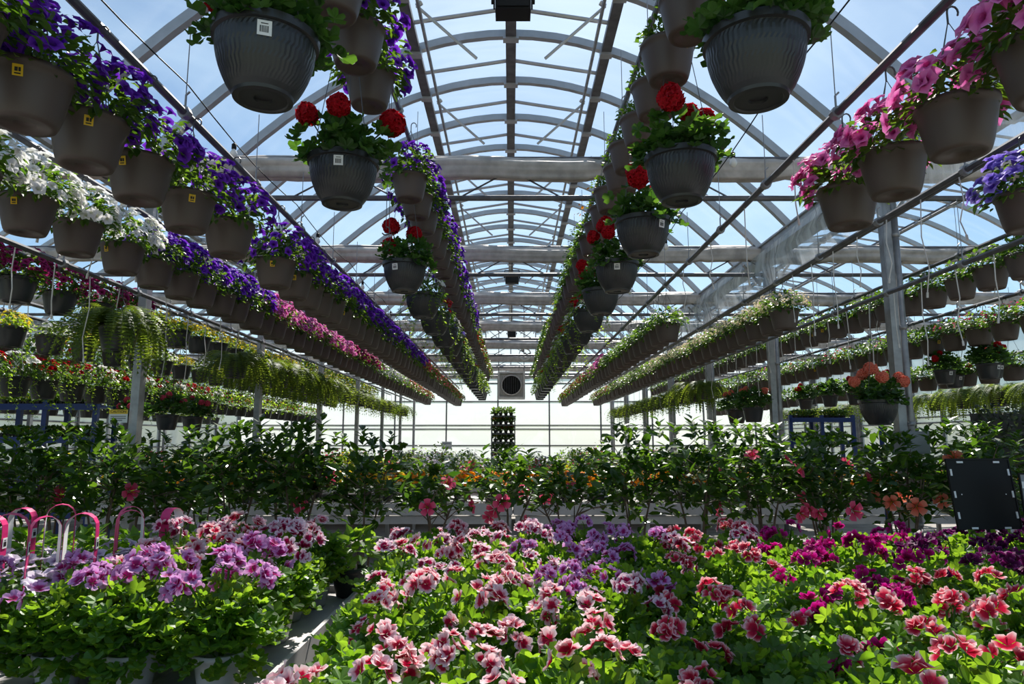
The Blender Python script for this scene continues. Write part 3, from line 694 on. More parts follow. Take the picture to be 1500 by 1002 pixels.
row('right bay second row', 5.25, 1.15, 1.52, seq(6.3, .42, 21), lambda y: ('leafy', 'hibpink') if y < 8 or int(y * 2) % 3 == 0 else ('leafy', None), nmax=6, stick=.2)
row('right bay third row', 6.3, .84, 1.42, seq(7.6, .45, 21), lambda y: ('leafy', 'white') if int(y * 2) % 2 else ('leafy', None), pot='tan', nmax=0, stick=0)
for i, (x, y, z) in enumerate([(5.35, 7.6, .78), (5.3, 8.3, .78), (5.75, 8.1, .83), (6.0, 9.2, .80), (4.9, 9.0, .60), (4.95, 9.8, .60), (5.0, 10.7, .62), (5.0, 11.6, .62)]):
    basket(x, y, H + z - .1, H + 1.52, f"small charcoal pot of red geraniums, {ORD[i]} of the loose hanging group beyond the right posts", 'geraniums hung beyond the right posts', 'geranium', 'red', 'grey', False, 'w' if i < 5 else None, 3, .85)
# ferns
def ferns(name, x, zc, rl, ys, s=1.):
    for i, y in enumerate(ys):
        lab, g = f"hanging fern with arching fronds, {ORD[i]} from the camera {name}", f"hanging ferns {name}"
        basket(x, y, H + zc - .1, H + rl, lab, g, 'fern', None, 'grey', False, None, 0, s * rng.uniform(.95, 1.12))
ferns('beside the left posts', -3.32, .84, 1.30, [5.72] + seq(8.2, .78, 21.5), 1.0)
ferns('beside the right posts', 3.36, .80, 1.30, seq(11.8, .75, 22))
ferns('deep in the right bay', 7.6, .62, 1.3, seq(9.0, .8, 20))
# loose low hanging pots
basket(3.36, 6.25, H + .14, H + 1.30, 'large dark basket of coral geraniums hanging left of the nearest right post', None, 'geranium', 'coral', 'dark', False, None, 6, .9)
for k, (x, y) in enumerate([(3.36, 10.2), (3.36, 9.5)]):
    basket(x, y, H + .25, H + 1.3, f"{('left', 'right')[k]} one of two dark pots of coral geraniums hanging above the hibiscus", 'pair of coral geraniums', 'geranium', 'coral', 'grey', False, None, 5, 1.0)
for k, (x, y) in enumerate([(-5.05, 9.2), (-4.05, 8.1), (-4.05, 8.75)]):
    basket(x, y, H + .12, H + (1.42 if x < -5 else 1.52), f"{('left', 'middle', 'right')[k]} one of three low hanging pots of pink geraniums near the nearest left post", 'low pink geraniums at left', 'geranium', 'redpink', 'grey', False, None, 5, .9)

# ---- the 300 that show largest stand singly; the far remainder is one joined object
def seen(sp):
    a, k = sp; x, y, z = a[:3]; u = 750 + x / y * 1000
    return (1 / y) * (1.25 if a[3] and (len(a) > 8 and a[8] == 'dark') else 1) * (.05 if not -230 < u < 1720 else 1)
SPEC.sort(key=seen, reverse=True)
for a, k in SPEC[:300]: make_basket(*a, **k)
farm = [M['pot_tan'], M['pot_dark'], M['leaf'], M['leaf_vine'], M['leaf_fern'], M['wire']]; fi = {}
for c in P: fi[c] = len(farm); farm.append(P[c])
fb = MB(); cyl = MB().lathe([(.001, 0), (.10, 0), (.138, .17), (.145, .2), (.001, .18)], 12); cyl = (cyl.V[0], cyl.F, cyl.R[0])
def fcloud(n, rx, rz, zc, size, zmin, tp):
    b = MB()
    for _ in range(n):
        d = rdir(zmin, 1); p = np.array([d[0] * rx, d[1] * rx, zc + d[2] * rz]); b.add(tp, frame(p, jit(d, .6), jit((0, 0, 1), .5), size) if tp is LEAFS else zframe(p, jit(d, .4), 0, size))
    return (np.concatenate(b.V), b.F, np.concatenate(b.R))
QUAD = (np.array([(1, 0, 0), (0, 1, .1), (-1, 0, 0), (0, -1, .1)]), [(0, 1, 2, 3)], np.array([1., .6, 1, .6]))
FC = [fcloud(150, .20, .16, .23, .065, -.5, LEAFS) for _ in range(3)]; FB = {k: fcloud(n, .22, .19, .24, sz, -.1, QUAD) for k, n, sz in (('big', 60, .032), ('small', 90, .016), ('few', 22, .02))}
b = MB(); tf = t_frond(11)
for _ in range(45):
    t = rng.uniform(0, 6.28); e = rng.uniform(-.5, 1.2); b.add(tf, frame((0, 0, .17), (math.cos(t), math.sin(t), e * .5), (0, 0, 1), .40))
FF = (np.concatenate(b.V), b.F, np.concatenate(b.R))
for a, k in SPEC[300:]:
    x, y, z, top, lab = a[:5]; pl = a[6] if len(a) > 6 else 'petunia'; col = a[7]; pot = a[8]; m = tr(x, y, z, 1.2 if pot == 'dark' else 1, rng.random() * 6)
    fb.add(cyl, m, None, 0 if pot == 'tan' else 1)
    fb.tube([(x, y, z + .2), (x, y, top)], .004, 3, 5)
    if pl == 'fern': fb.add(FF, m, None, 4); continue
    q = rng.choice(FC); n0 = fb.n; fb.add(q, m, None, 3 if pl in ('pansy', 'mixed') and rng.random() < .5 else 2); fb.Q[-1] = (np.arange(len(q[0])) * .37) % 1
    if col: fb.add(FB['big' if pl == 'petunia' else 'small' if pl in ('cream', 'pansy', 'smallmix') else 'few'], m, None, fi[col])
tag(obj('distant_hanging_baskets', fb.build('distant_hanging_baskets', farm), None, None, 'stuff'), 'most distant hanging baskets merging into lines at the far ends of the rows', 'hanging baskets')

# drip tubes hanging from the rails where hooks are bare
def m_drip(h):
    b = MB(); b.tube([(0, 0, 0), (.01, .01, -h * .4), (-.012, -.01, -h * .75), (.012, 0, -h)], .0042, 5); b.tube([(.012, 0, -h), (.016, 0, -h - .035)], .008, 5)
    return b.build('drip_tube', M['white_wire'])
DRIP = [m_drip(h) for h in (.45, .55, .65, .38)]
def drips(x, z, ys, where):
    for i, y in enumerate(ys):
        o = obj('drip_tube', rng.choice(DRIP), None, tr(x, y, H + z, 1, rng.random() * 6))
        lab = f"thin white drip tube, {ORD[i]} along the {where}"
        tag(o, lab, 'drip tube', f"drip tubes on the {where}")
drips(-3.32, 1.28, seq(3.6, .42, 11), 'low rail beside the left posts')
drips(3.36, 1.28, seq(4.2, .42, 11.5), 'low rail beside the right posts')
drips(-2.78, 1.64, seq(3.9, .5, 8), 'left outer rail')
drips(2.82, 1.64, seq(4.1, .42, 6.8), 'right outer rail')
drips(4.35, 1.76, seq(5.0, .5, 10), 'near rail of the right bay')
drips(-5.05, 1.4, seq(5.8, .6, 11), 'second rail of the left bay')
drips(1.74, 1.71, seq(4.0, .9, 7.5), 'right middle rail')
# bare metal hooks and white cords at the missing bowl position
b = MB(); b.tube([(0, 0, 0), (0, 0, -1.1)], .0025, 4); b.tube([(.01, .02, 0), (.02, .02, -1.15)], .0025, 4); b.tube([(.0, .0, -1.08)] + [(.03 * math.sin(R(a)), 0, -1.11 + .03 * math.cos(R(a))) for a in range(0, 250, 30)], .005, 5)
tag(obj('empty_hook', b.build('empty_hook', M['wire']), None, tr(-.88, 4.65, H + 2.57)), 'empty wire hook on long cords between the two dark geranium bowls at left', 'hook')

# ------------------------------------------------------------------ string lights, lamps, fans
def m_bulb():
    b = MB(); b.lathe([(.001, 0), (.014, .003), (.028, .02), (.031, .036), (.026, .056), (.014, .075), (.012, .085)], 14, 0); b.lathe([(.017, .078), (.019, .085), (.019, .12), (.008, .13), (.001, .132)], 12, 1)
    return b.build('bulb', [M['bulb'], M['black']], True)
BULB = m_bulb()
for side, x, z in (('left', -2.22, 2.42), ('right', 1.78, 2.35)):
    t = thing('string_light_cable', f'black cable of round bulbs running along the {side} side of the roof', 'string lights', (x, 0, H + z))
    pts = [(0, 2.0 + .4 * i, -.06 * math.sin(math.pi * ((i % 6) / 6))) for i in range(50)]
    b = MB(); b.tube(pts, .005, 5); obj('cable', b.build('cable', M['black']), t)
    for i in range(2, 40, 6): obj('bulb', BULB, t, tr(0, 2 + .4 * i, -.19))
def speaker(x, y, z, wd, hh, lab):
    t = thing('ceiling_speaker', lab, 'speaker', (x, y, z))
    b = MB(); b.box(-wd / 2, wd / 2, -.10, .10, 0, hh); b.box(-wd * .44, wd * .44, -.115, -.10, hh * .08, hh * .92); obj('housing', b.build('housing', M['black']), t)
    b = MB(); b.box(-wd / 2 - .02, -wd / 2 - .005, -.02, .02, hh * .3, hh + .08); b.box(wd / 2 + .005, wd / 2 + .02, -.02, .02, hh * .3, hh + .08); b.box(-wd / 2 - .02, wd / 2 + .02, -.02, .02, hh + .07, hh + .085); b.tube([(0, 0, hh + .08), (0, 0, ZR - .08 - z)], .012, 6); obj('bracket', b.build('bracket', M['black']), t)
    b = MB(); b.tube([(0, 0, 0), (.02, 0, 0)], .022, 8); k = b.build('knob', M['black']); obj('knob', k, t, tr(wd / 2 + .02, 0, hh * .6)); obj('knob', k, t, tr(-wd / 2 - .04, 0, hh * .6))
speaker(.02, 5.9, H + 3.95, .33, .22, 'black box speaker hanging under the ridge at the top of view')
speaker(-.30, 5.6, H + 4.05, .19, .12, 'small black box hung left of the large speaker at top')
speaker(.03, 17, H + 3.95, .34, .27, 'black box speaker hanging under the ridge midway down the house')
speaker(.03, 21.5, H + 3.25, .26, .2, 'farthest black box under the ridge above the heater')
t = thing('unit_heater', 'square white heater with round dark fan opening at the far end', 'heater', (.02, 22.5, H + 1.36))
b = MB(); b.box(-.45, .45, 0, .6, 0, .06); b.box(-.45, .45, 0, .6, .84, .9); b.box(-.45, -.39, 0, .6, .06, .84); b.box(.39, .45, 0, .6, .06, .84); b.box(-.39, .39, .12, .6, .06, .84)
b.lathe([(.31, -.03), (.33, -.03), (.345, .0), (.345, .13), (.31, .13), (.31, -.03)], 32, 0, None, np.array([[1, 0, 0, 0], [0, 0, 1, 0], [0, 1, 0, .45], [0, 0, 0, 1.]]))
obj('housing', b.build('housing', M['heater']), t)
b = MB(); b.lathe([(.001, 0), (.31, 0)], 24, 0, None, np.array([[1, 0, 0, 0], [0, 0, 1, .11], [0, 1, 0, .45], [0, 0, 0, 1.]])); obj('fan_opening', b.build('fan_opening', M['black']), t)
b = MB()
for k in range(4):
    a = R(90 * k + 20); c, s_ = math.cos(a), math.sin(a); V = np.array([(c * .04 - s_ * .02, .07, .45 + s_ * .04 + c * .02), (c * .28 - s_ * .09, .05, .45 + s_ * .28 + c * .09), (c * .28 + s_ * .06, .1, .45 + s_ * .28 - c * .06), (c * .04 + s_ * .02, .09, .45 + s_ * .04 - c * .02)]); b.add((V, [(0, 1, 2, 3)], np.zeros(4)), None, 0)
obj('fan_blades', b.build('fan_blades', M['black']), t)
b = MB()
for k in range(9): b.box(-.3 + k * .073, -.292 + k * .073, -.03, -.024, .16, .74)
obj('grille', b.build('grille', M['steel_dark']), t)
b = MB(); b.tube([(-.42, .1, .9), (-.42, .1, 3.2)], .015, 6); b.tube([(.42, .1, .9), (.42, .1, 3.2)], .015, 6); obj('hanging_rods', b.build('hanging_rods', M['steel_dark']), t)
t = thing('circulation_fan', 'small round white circulation fan hanging above and right of the heater', 'fan', (.42, 20, H + 2.35))
RY = np.array([[1, 0, 0, 0], [0, 0, 1, 0], [0, 1, 0, .18], [0, 0, 0, 1.]])
b = MB(); b.lathe([(.16, 0), (.18, 0), (.18, .2), (.16, .2), (.16, 0)], 24, 0, None, RY); b.tube([(0, .1, .35), (0, .1, 1.4)], .008, 5); obj('shroud', b.build('shroud', M['heater']), t)
b = MB(); b.lathe([(.001, .06), (.05, .06), (.05, .14)], 12, 0, None, RY)
for k in range(3):
    a = R(120 * k); c, s_ = math.cos(a), math.sin(a); b.add((np.array([(c * .04, .1, .18 + s_ * .04), (c * .15 - s_ * .05, .08, .18 + s_ * .15 + c * .05), (c * .15 + s_ * .05, .13, .18 + s_ * .15 - c * .05)]), [(0, 1, 2)], np.zeros(3)), None, 0)
obj('blades', b.build('blades', M['grey']), t)

# ------------------------------------------------------------------ benches
def bench(lab, x0, x1, y0, y1, z=.70, legs=True, thick=.09):
    t = thing('growing_bench', lab, 'bench', ((x0 + x1) / 2, (y0 + y1) / 2, 0)); w_, d_ = (x1 - x0) / 2, (y1 - y0) / 2
    b = MB(); b.box(-w_, w_, -d_, d_, z - .02, z - .006)
    n = int(2 * w_ / .2)
    for i in range(n + 1): x = -w_ + 2 * w_ * i / n; b.box(x - .012, x + .012, -d_ + .02, d_ - .02, z - .006, z)
    obj('tray', b.build('tray', M['bench']), t)
    b = MB(); b.box(-w_ - .02, w_ + .02, -d_ - .02, -d_, z - thick, z + .03); obj('rim', b.build('rim', M['bench']), t)
    b = MB(); b.box(-w_ - .02, w_ + .02, d_, d_ + .02, z - thick, z + .03); obj('rim', b.build('rim', M['bench']), t)
    for sg in (-1, 1): b = MB(); b.box(sg * w_ - .01 + sg * .01, sg * w_ + .01 + sg * .01, -d_, d_, z - thick, z + .03); obj('rim', b.build('rim', M['bench']), t)
    b = MB(); b.box(-w_, w_, -d_ + .03, -d_ + .08, z - thick - .12, z - thick - .02); b.box(-w_, w_, d_ - .08, d_ - .03, z - thick - .12, z - thick - .02); obj('frame', b.build('frame', M['bench']), t)
    lm = MB(); lm.box(-.025, .025, -.025, .025, 0, z - thick); lm = lm.build('leg', M['alu'])
    k = max(2, int(2 * w_ / 1.6) + 1)
    for i in range(k):
        for sg in (-1, 1): obj('leg', lm, t, tr(-w_ + .15 + (2 * w_ - .3) * i / (k - 1), sg * (d_ - .12)))
    return t
bench('white bench under the left block of lilac pelargoniums', -3.6, -.86, 2.32, 4.05)
bench('long white bench under the central and right pelargoniums', -.68, 5.4, 1.05, 4.05)
bench('white bench of orange marigolds behind the hibiscus, left half', -5.6, -.0, 9.2, 11.0, .70, True, .12)
bench('white bench of orange marigolds behind the hibiscus, right half', .06, 8.4, 9.2, 11.0, .70, True, .12)
bench('long white bench of pale flowers between the marigolds and the central trolley', -8.6, 5.2, 12.2, 14.4)
bench('farthest white bench on the left near the back wall', -8.6, -.9, 16.5, 19.5)
bench('farthest white bench on the right near the back wall', .9, 8.6, 16.5, 19.5)

# ------------------------------------------------------------------ regal pelargoniums
PF = [m_foliage(300, .17, .16, .19, LOBE, .056, M['leaf_pel'], -.55, (0, 0), .1, 12) for _ in range(4)]
PFB = [m_foliage(270, .17, .16, .17, LOBE, .055, M['leaf_pel'], -.8, (0, 0), .1, 12) for _ in range(2)]
b = MB(); b.tube([(0, 0, -.16), (.004, 0, -.08), (0, 0, 0)], .0035, 5)
for k in range(5):
    d = rdir(.2, .9); b.tube([(0, 0, 0), d * .022], .0016, 3)
CSTEM = b.build('flower_stem', M['leaf_pel'])
b = MB()
for k in range(6):
    d = rdir(.1, 1); b.add(LEAFS, frame((0, 0, 0), d, rdir(), .028))
BUD = b.build('bud', M['leaf_pel'])
PNAME = {'rose': 'crimson-and-blush', 'wine': 'wine-and-white', 'lilac': 'lilac', 'salmon': 'red pale-edged', 'magenta': 'magenta', 'plum': 'dark plum', 'blush': 'white', 'rosedark': 'crimson'}
def pelargonium(x, y, z, col, nc, lab, near, s=1., bs=1.):
    t = thing('potted_pelargonium', lab, 'potted plant', (x, y, z), rng.random() * 6.28, 'pelargoniums on the front benches', s)
    obj('pot', POT_WHITE, t)
    if near:
        obj('foliage', rng.choice(PFB), t, None, 'stuff')
        for m in cloud(near, .175, .165, .20, None, .056, -.3, (0, 0), .05): obj('leaf', rng.choice(LEAFM['pel']), t, m)
    else: obj('foliage', rng.choice(PF), t, None, 'stuff')
    for _ in range(nc):
        d = rdir(.35, 1); p = d * (.15, .15, .17) + (0, 0, .215); d2 = unit(d + np.array([0, 0, .5]))
        c = obj('flower_cluster', CSTEM, t, zframe(p, d2, rng.random() * 6, bs * rng.uniform(.9, 1.15)))
        for k in range(rng.choice((4, 5, 6, 7))):
            e = rdir(.1, 1); obj('blossom', rng.choice(PELM[col]), c, zframe(e * .036 + (0, 0, .008), jit(e + np.array([0, 0, .15]), .3), rng.random() * 6, rng.uniform(.022, .029)))
def zone(x, y):
    u = 750 + x / (y * .99 - .07) * 1000
    r = rng.random()
    if u < 790:
        if y > 2.9: return ('wine' if r < .45 else 'rose'), 5
        return 'rose', (4 if y > 1.7 else 3)
    if u < 975:
        if y > 2.2: return ('lilac' if r < .75 else 'wine'), 5
        return 'rose' if r < .8 else 'wine', 3
    if u < 1100: return ('salmon' if r < .6 else 'wine'), (3 if y > 2 else 2)
    if u < 1370:
        if y > 2.15: return 'magenta', 2
        return ('salmon' if r < .8 else 'magenta'), 2
    if y > 3.3: return ('blush' if r < .7 else 'plum'), 4
    if y > 2.5: return 'plum', 4
    return 'salmon', 3
step = .272
for j in range(10):
    y = 1.22 + j * .285
    for i in range(22):
        x = -.40 + i * step + (.06 if j % 2 else 0) - (.05 if y > 2.3 else 0)
        if x > .80 * y + .75 or x > 5.2: continue
        xx, yy = x + rng.uniform(-.03, .03), y + rng.uniform(-.03, .03)
        col, nc = zone(xx, yy); nc = max(1, nc + rng.choice((-1, 0, 0, 1)))
        lab = f"{PNAME[col]} pelargonium, {ORD[j]} row back, {ORD[i]} plant right of the bench gap" if i < 20 else f"{PNAME[col]} pelargonium at the far right edge, {ORD[j]} row back"
        pelargonium(xx, yy, .70, col, nc, lab, 75 if yy < 2.05 and xx < .8 * yy + .4 else 0, rng.uniform(.92, 1.08))
for j in range(5):
    y = 2.48 + j * .31
    for i in range(4 if j < 2 else 3):
        x = -1.01 - i * .27 - (.05 if j % 2 else 0)
        if j >= 1 and x < -1.72: continue
        xx, yy = x + rng.uniform(-.02, .02), y + rng.uniform(-.02, .02)
        col = 'lilac' if j < 2 else ('wine' if rng.random() < .8 else 'rose')
        pelargonium(xx, yy, .70, col, 6 if j else 5, f"{PNAME[col]} pelargonium, {ORD[j]} row back, {ORD[i]} plant left of the bench gap", 90 if j == 0 else 0, (1.05 if i > 0 and j < 2 else 1.1) + rng.uniform(-.04, .04), 1.15)

# petunias with printed carry handles, at the left
def m_handle():
    b = MB(); n = 18; w_ = .019; V = []; F = []; MI = []
    for i in range(n + 1):
        t = i / n; a = math.pi * t
        if t < .3: p = np.array([-.042, 0, .20 * t / .3]); d = np.array([-1, 0, 0.])
        elif t > .7: p = np.array([.042, 0, .20 * (1 - t) / .3]); d = np.array([1, 0, 0.])
        else:
            q = math.pi * (1 - (t - .3) / .4); d = np.array([math.cos(q), 0, math.sin(q)]); p = np.array([0, 0, .20]) + d * .042
        for dn in (0, .0016):
            for sy in (-w_, w_): V.append((p + d * dn + np.array([0, sy, 0])))
    for i in range(n):
        k = i * 4; F += [(k, k + 4, k + 5, k + 1), (k + 2, k + 3, k + 7, k + 6), (k, k + 2, k + 6, k + 4), (k + 1, k + 5, k + 7, k + 3)]; MI += [0, 1, 1, 1]
    s_ = MB(); s_.add((np.array(V), F, np.zeros(len(V))), None, 0); s_.MI = MI; return s_.build('carry_handle', [M['white'], M['magenta']])
HANDLE = m_handle(); LAB = m_sticker(.028, .034, True, M['white'])
SPF = [m_foliage(150, .14, .10, .14, LEAF, .04, M['leaf'], -.2, (0, 0), .2) for _ in range(3)]
HP = [(-1.98, 2.78, .5), (-1.86, 3.05, .3), (-2.27, 2.84, .7), (-2.45, 2.92, 1.2), (-2.05, 3.10, .8), (-2.32, 3.14, .2), (-2.55, 3.25, .9), (-2.18, 3.40, .5), (-1.80, 3.32, .6), (-2.60, 3.02, .4), (-1.68, 3.48, 1.4), (-2.42, 3.48, .1), (-1.95, 3.60, .7)]
for i, (x, y, rz) in enumerate(HP):
    t = thing('potted_petunia', f"pale lilac petunia with pink carry handle, {ORD[i]} from the front of the left group", 'potted plant', (x, y, .70), 0, 'petunias with carry handles', 1.32)
    obj('pot', POT_WHITE, t, tr(s=.9)); obj('foliage', rng.choice(SPF), t, tr(rz=rng.random() * 6), 'stuff')
    h = obj('carry_handle', HANDLE, t, tr(0, 0, .15, 1.05 * rng.uniform(.93, 1.1), rz))
    o = obj('barcode_label', LAB, h); o.matrix_local = Matrix.Translation((.0455, 0, .15)) @ Matrix.Rotation(R(90), 4, 'Z')
    for m in blooms(11, .145, .09, .165, .03, zmin=.0): obj('blossom', rng.choice(PETM['lilacsmall']), t, m)
# low green plants behind the left block
LOWG = [m_foliage(130, .15, .11, .14, LEAF, .055, M['leaf_pel'], -.1, (0, 0), .1) for _ in range(2)]
for i in range(9):
    x = -3.3 + i * .30; y = 3.92 + rng.uniform(-.03, .05)
    t = thing('potted_seedling', f"low bushy green plant at the back edge, {ORD[8 - i]} to the left of the bench gap", 'potted plant', (x, y, .70), rng.random() * 6, 'green plants at the back of the left bench', 1.5)
    obj('pot', POT_SMALL, t); obj('foliage', rng.choice(LOWG), t, None, 'stuff')

# ------------------------------------------------------------------ hibiscus standards on the floor
def hib_parts(hh, w_=.36):
    b = MB(); tips = []
    for k in range(rng.choice((3, 4))):
        t = k * 2.1 + rng.random(); x, y = math.cos(t), math.sin(t)
        pts = [np.array([x * .02, y * .02, .27]), np.array([x * .05, y * .05, .6]), np.array([x * .10, y * .10, .9]), np.array([x * .2, y * .2, hh * .82])]
        b.tube(pts, [.012, .010, .008, .005], 6)
        for q in range(5):
            d = rdir(.1, .9); s_ = pts[2] + (pts[3] - pts[2]) * rng.random(); e = s_ + d * (w_ * .8, w_ * .8, .30); b.tube([s_, (s_ + e) / 2 + (0, 0, .02), e], [.005, .004, .002], 4); tips.append(e)
    return b, tips
HIBB = []
def m_hib(seed_h, w_, nleaf, zlow, split):
    """returns (branch mesh, merged leaf mesh, leaf frames kept as separate parts)"""
    b, tips = hib_parts(seed_h, w_); br = b.build('stems', M['bark']); zc = (seed_h + zlow) / 2; rz = (seed_h - zlow) / 2; fr = []
    for _ in range(nleaf):
        d = rdir(-1, 1); s_ = rng.uniform(.35, 1.05); p = np.array([d[0] * w_ * s_, d[1] * w_ * s_, zc + d[2] * rz * s_])
        if rng.random() < .25: p = tips[rng.randrange(len(tips))] + rdir() * .05
        dr = unit(jit([d[0], d[1], .35], .6)); fr.append(frame(p - dr * .05, dr, jit([d[0] * .2, d[1] * .2, 1], .5), rng.uniform(.08, .135)))
    # shoots standing above the crown
    for _ in range(7):
        t = rng.uniform(0, 6.28); r = w_ * rng.uniform(.1, .8); bx, by = r * math.cos(t), r * math.sin(t); ht = rng.uniform(.05, .16)
        for q in range(7):
            a = q * 2.4; fr.append(frame((bx, by, seed_h - .06 + ht * q / 7), (math.cos(a), math.sin(a), .9), (-math.cos(a) * .5, -math.sin(a) * .5, 1), rng.uniform(.06, .11)))
    rng.shuffle(fr); keep = fr[:split]; mb = MB()
    for m in fr[split:]: mb.add(rng.choice(LEAF), m)
    return br, mb.build('foliage', M['leaf_hib']), keep
def m_hibflower(col):
    b = MB()
    for k in range(5):
        a = R(72 * k); c, s_ = math.cos(a), math.sin(a)
        def q(r, t, z): return (r * c - t * s_, r * s_ + t * c, z)
        V = np.array([q(.004, 0, -.02), q(.03, -.02, .002), q(.03, .02, .004), q(.055, -.024, .004 + rng.uniform(-.004, .008)), q(.062, 0, .0), q(.055, .024, .01)])
        b.add((V, [(0, 1, 2), (1, 3, 4, 2), (2, 4, 5)], np.array([0, .5, .5, 1, 1, 1.])), None, 0)
    b.tube([(0, 0, -.02), (0, .005, .05)], .0035, 5, 1); return b.build('blossom', [P[col], P['yellow']])
HFL = {c: m_hibflower(c) for c in ('hibpink', 'coral', 'orange', 'lilacsmall')}
variants = {k: [m_hib(h_, w_, n_, 1.0 if 'low' in k else .82, sp) for _ in range(nv)] for k, h_, w_, n_, sp, nv in (('tall', 1.60, .38, 420, 170, 3), ('mid', 1.50, .36, 380, 160, 3), ('low', 1.36, .34, 215, 140, 2), ('tallb', 1.60, .42, 420, 0, 2))}
def hibiscus(x, y, kind, lab, grp, fl=None, nf=0):
    br, fo, keep = rng.choice(variants[kind]); t = thing('hibiscus_tree', lab, 'shrub', (x, y, 0), rng.random() * 6.28, grp, rng.uniform(.97, 1.04))
    obj('pot', POT_BIG, t); obj('stems', br, t); obj('foliage', fo, t, None, 'stuff')
    for m in keep: obj('leaf', rng.choice(LEAFM['hib']), t, m)
    for _ in range(nf):
        d = rdir(-.5, .95); p = d * (.36, .36, .38) + (0, 0, 1.08 if 'low' not in kind else 1.0); obj('blossom', HFL[fl], t, zframe(p, jit(d, .3), rng.random() * 6, rng.uniform(.9, 1.3)))
xs1 = [-4.55, -3.95, -3.35, -2.8, -2.25, -1.75, -1.2, -.62, -.02, .42, 1.02, 1.52, 2.08, 2.65, 3.25, 3.85, 4.5]
for i, x in enumerate(xs1):
    k = 'low' if -.7 < x < .8 else ('mid' if abs(x) > 2.4 and rng.random() < .6 else 'tall')
    fl, nf = (None, 0)
    if x > 1.9: fl, nf = ('hibpink' if x < 2.9 else 'coral'), rng.choice((4, 6, 7))
    elif -.7 < x < .8: fl, nf = 'hibpink', 4
    elif x in (-1.75, -3.35): fl, nf = 'hibpink', 2
    c = {'hibpink': 'with pink blooms', 'coral': 'with coral blooms', None: 'without blooms'}[fl]
    hibiscus(x, 5.75 + rng.uniform(-.12, .12), k, f"glossy green hibiscus tree {c}, {ORD[i]} from the left in the front line", 'front line of hibiscus trees', fl, nf)
for i in range(15):
    x = -5.4 + i * .77; k = 'tallb'
    if abs(x) < 1.7: continue
    fl, nf = ('hibpink', 3) if x > -1 and i % 2 else (('orange', 3) if x > 3 else (None, 0))
    hibiscus(x, 7.0 + rng.uniform(-.15, .15), k, f"dense hibiscus tree, {ORD[i]} from the left in the second line behind", 'second line of hibiscus trees', fl, nf)

# ------------------------------------------------------------------ plants on the far benches
def m_flowerplant(col, tp, r, h_, nb, sz, leaf='leaf', nl=110):
    f = m_foliage(nl, r, h_, .14, [LEAFS], .05, M[leaf], -.1, (0, 0), .1); bl = m_blooms(nb, r, h_, .145, tp, sz, P[col], zmin=.0) if nb else None; return f, bl
MARI = []
for col in ('orange', 'yellow'):
    for _ in range(2):
        b = MB()
        for m in blooms(22, .15, .10, .20, .034, zmin=.1):
            for q in range(3): b.add(DISC[q], m @ tr(0, 0, .25 * q, 1 - .22 * q, q))
        MARI.append((col, m_foliage(110, .15, .12, .15, [LEAFS], .05, M['leaf'], -.1, (0, 0), .1), b.build('blooms', P[col])))
n = 0
for j in range(3):
    for i in range(42):
        x = -7.6 + i * .365 + rng.uniform(-.04, .04)
        if x < -5.4: continue
        u = 750 + x * 100
        col, f, bl = rng.choice(MARI[:2] if (600 < u < 1000 and rng.random() < .9) or rng.random() < .45 else MARI[2:])
        t = thing('potted_marigold', f"{col} marigold, {ORD[i]} from the left in the {('front', 'middle', 'back')[j]} line on the marigold bench", 'potted plant', (x, 9.4 + j * .5, .70), rng.random() * 6, f'{col} marigolds on the bench', 1.25); n += 1
        obj('pot', POT_SMALL, t); obj('foliage', f, t, None, 'stuff'); obj('blooms', bl, t, None, 'stuff')
KIND = {'white': m_flowerplant('white', DISC, .16, .18, 26, .02), 'hibpink': m_flowerplant('hibpink', DISC, .16, .16, 30, .026), 'lilacsmall': m_flowerplant('lilacsmall', DISC, .16, .16, 30, .024),
        'red': m_flowerplant('red', DISC, .15, .15, 22, .026), 'yellow': m_flowerplant('yellow', DISC, .15, .16, 26, .024, 'leaf_vine'), 'green': m_flowerplant('white', DISC, .19, .24, 0, .02, 'leaf_pel', 170)}
KN = {'white': 'white flowered', 'hibpink': 'pink flowered', 'lilacsmall': 'pale lilac', 'red': 'red flowered', 'yellow': 'yellow flowered', 'green': 'leafy green'}
for (y0, rows, dy, where) in ((12.5, 3, .6, 'beyond the marigolds'), (16.8, 3, .8, 'by the back wall')):
    for j in range(rows):
        for i in range(40):
            x = -8 + i * .405 + rng.uniform(-.08, .08)
            if (abs(x) < 1.1 and y0 > 14) or (y0 < 14 and x > 5): continue
            k = rng.choice(['white', 'hibpink', 'green', 'green', 'lilacsmall', 'red', 'yellow', 'white']); f, bl = KIND[k]
            t = thing('potted_flower', f"{KN[k]} pot, {ORD[i]} from left, {('front', 'middle', 'back')[j]} line {where}", 'potted plant', (x, y0 + j * dy, .70), rng.random() * 6, f'{KN[k]} plants {where}', rng.uniform(1.3, 2.1))
            obj('pot', POT_SMALL, t); obj('foliage', f, t, None, 'stuff')
            if bl: obj('blooms', bl, t, None, 'stuff')

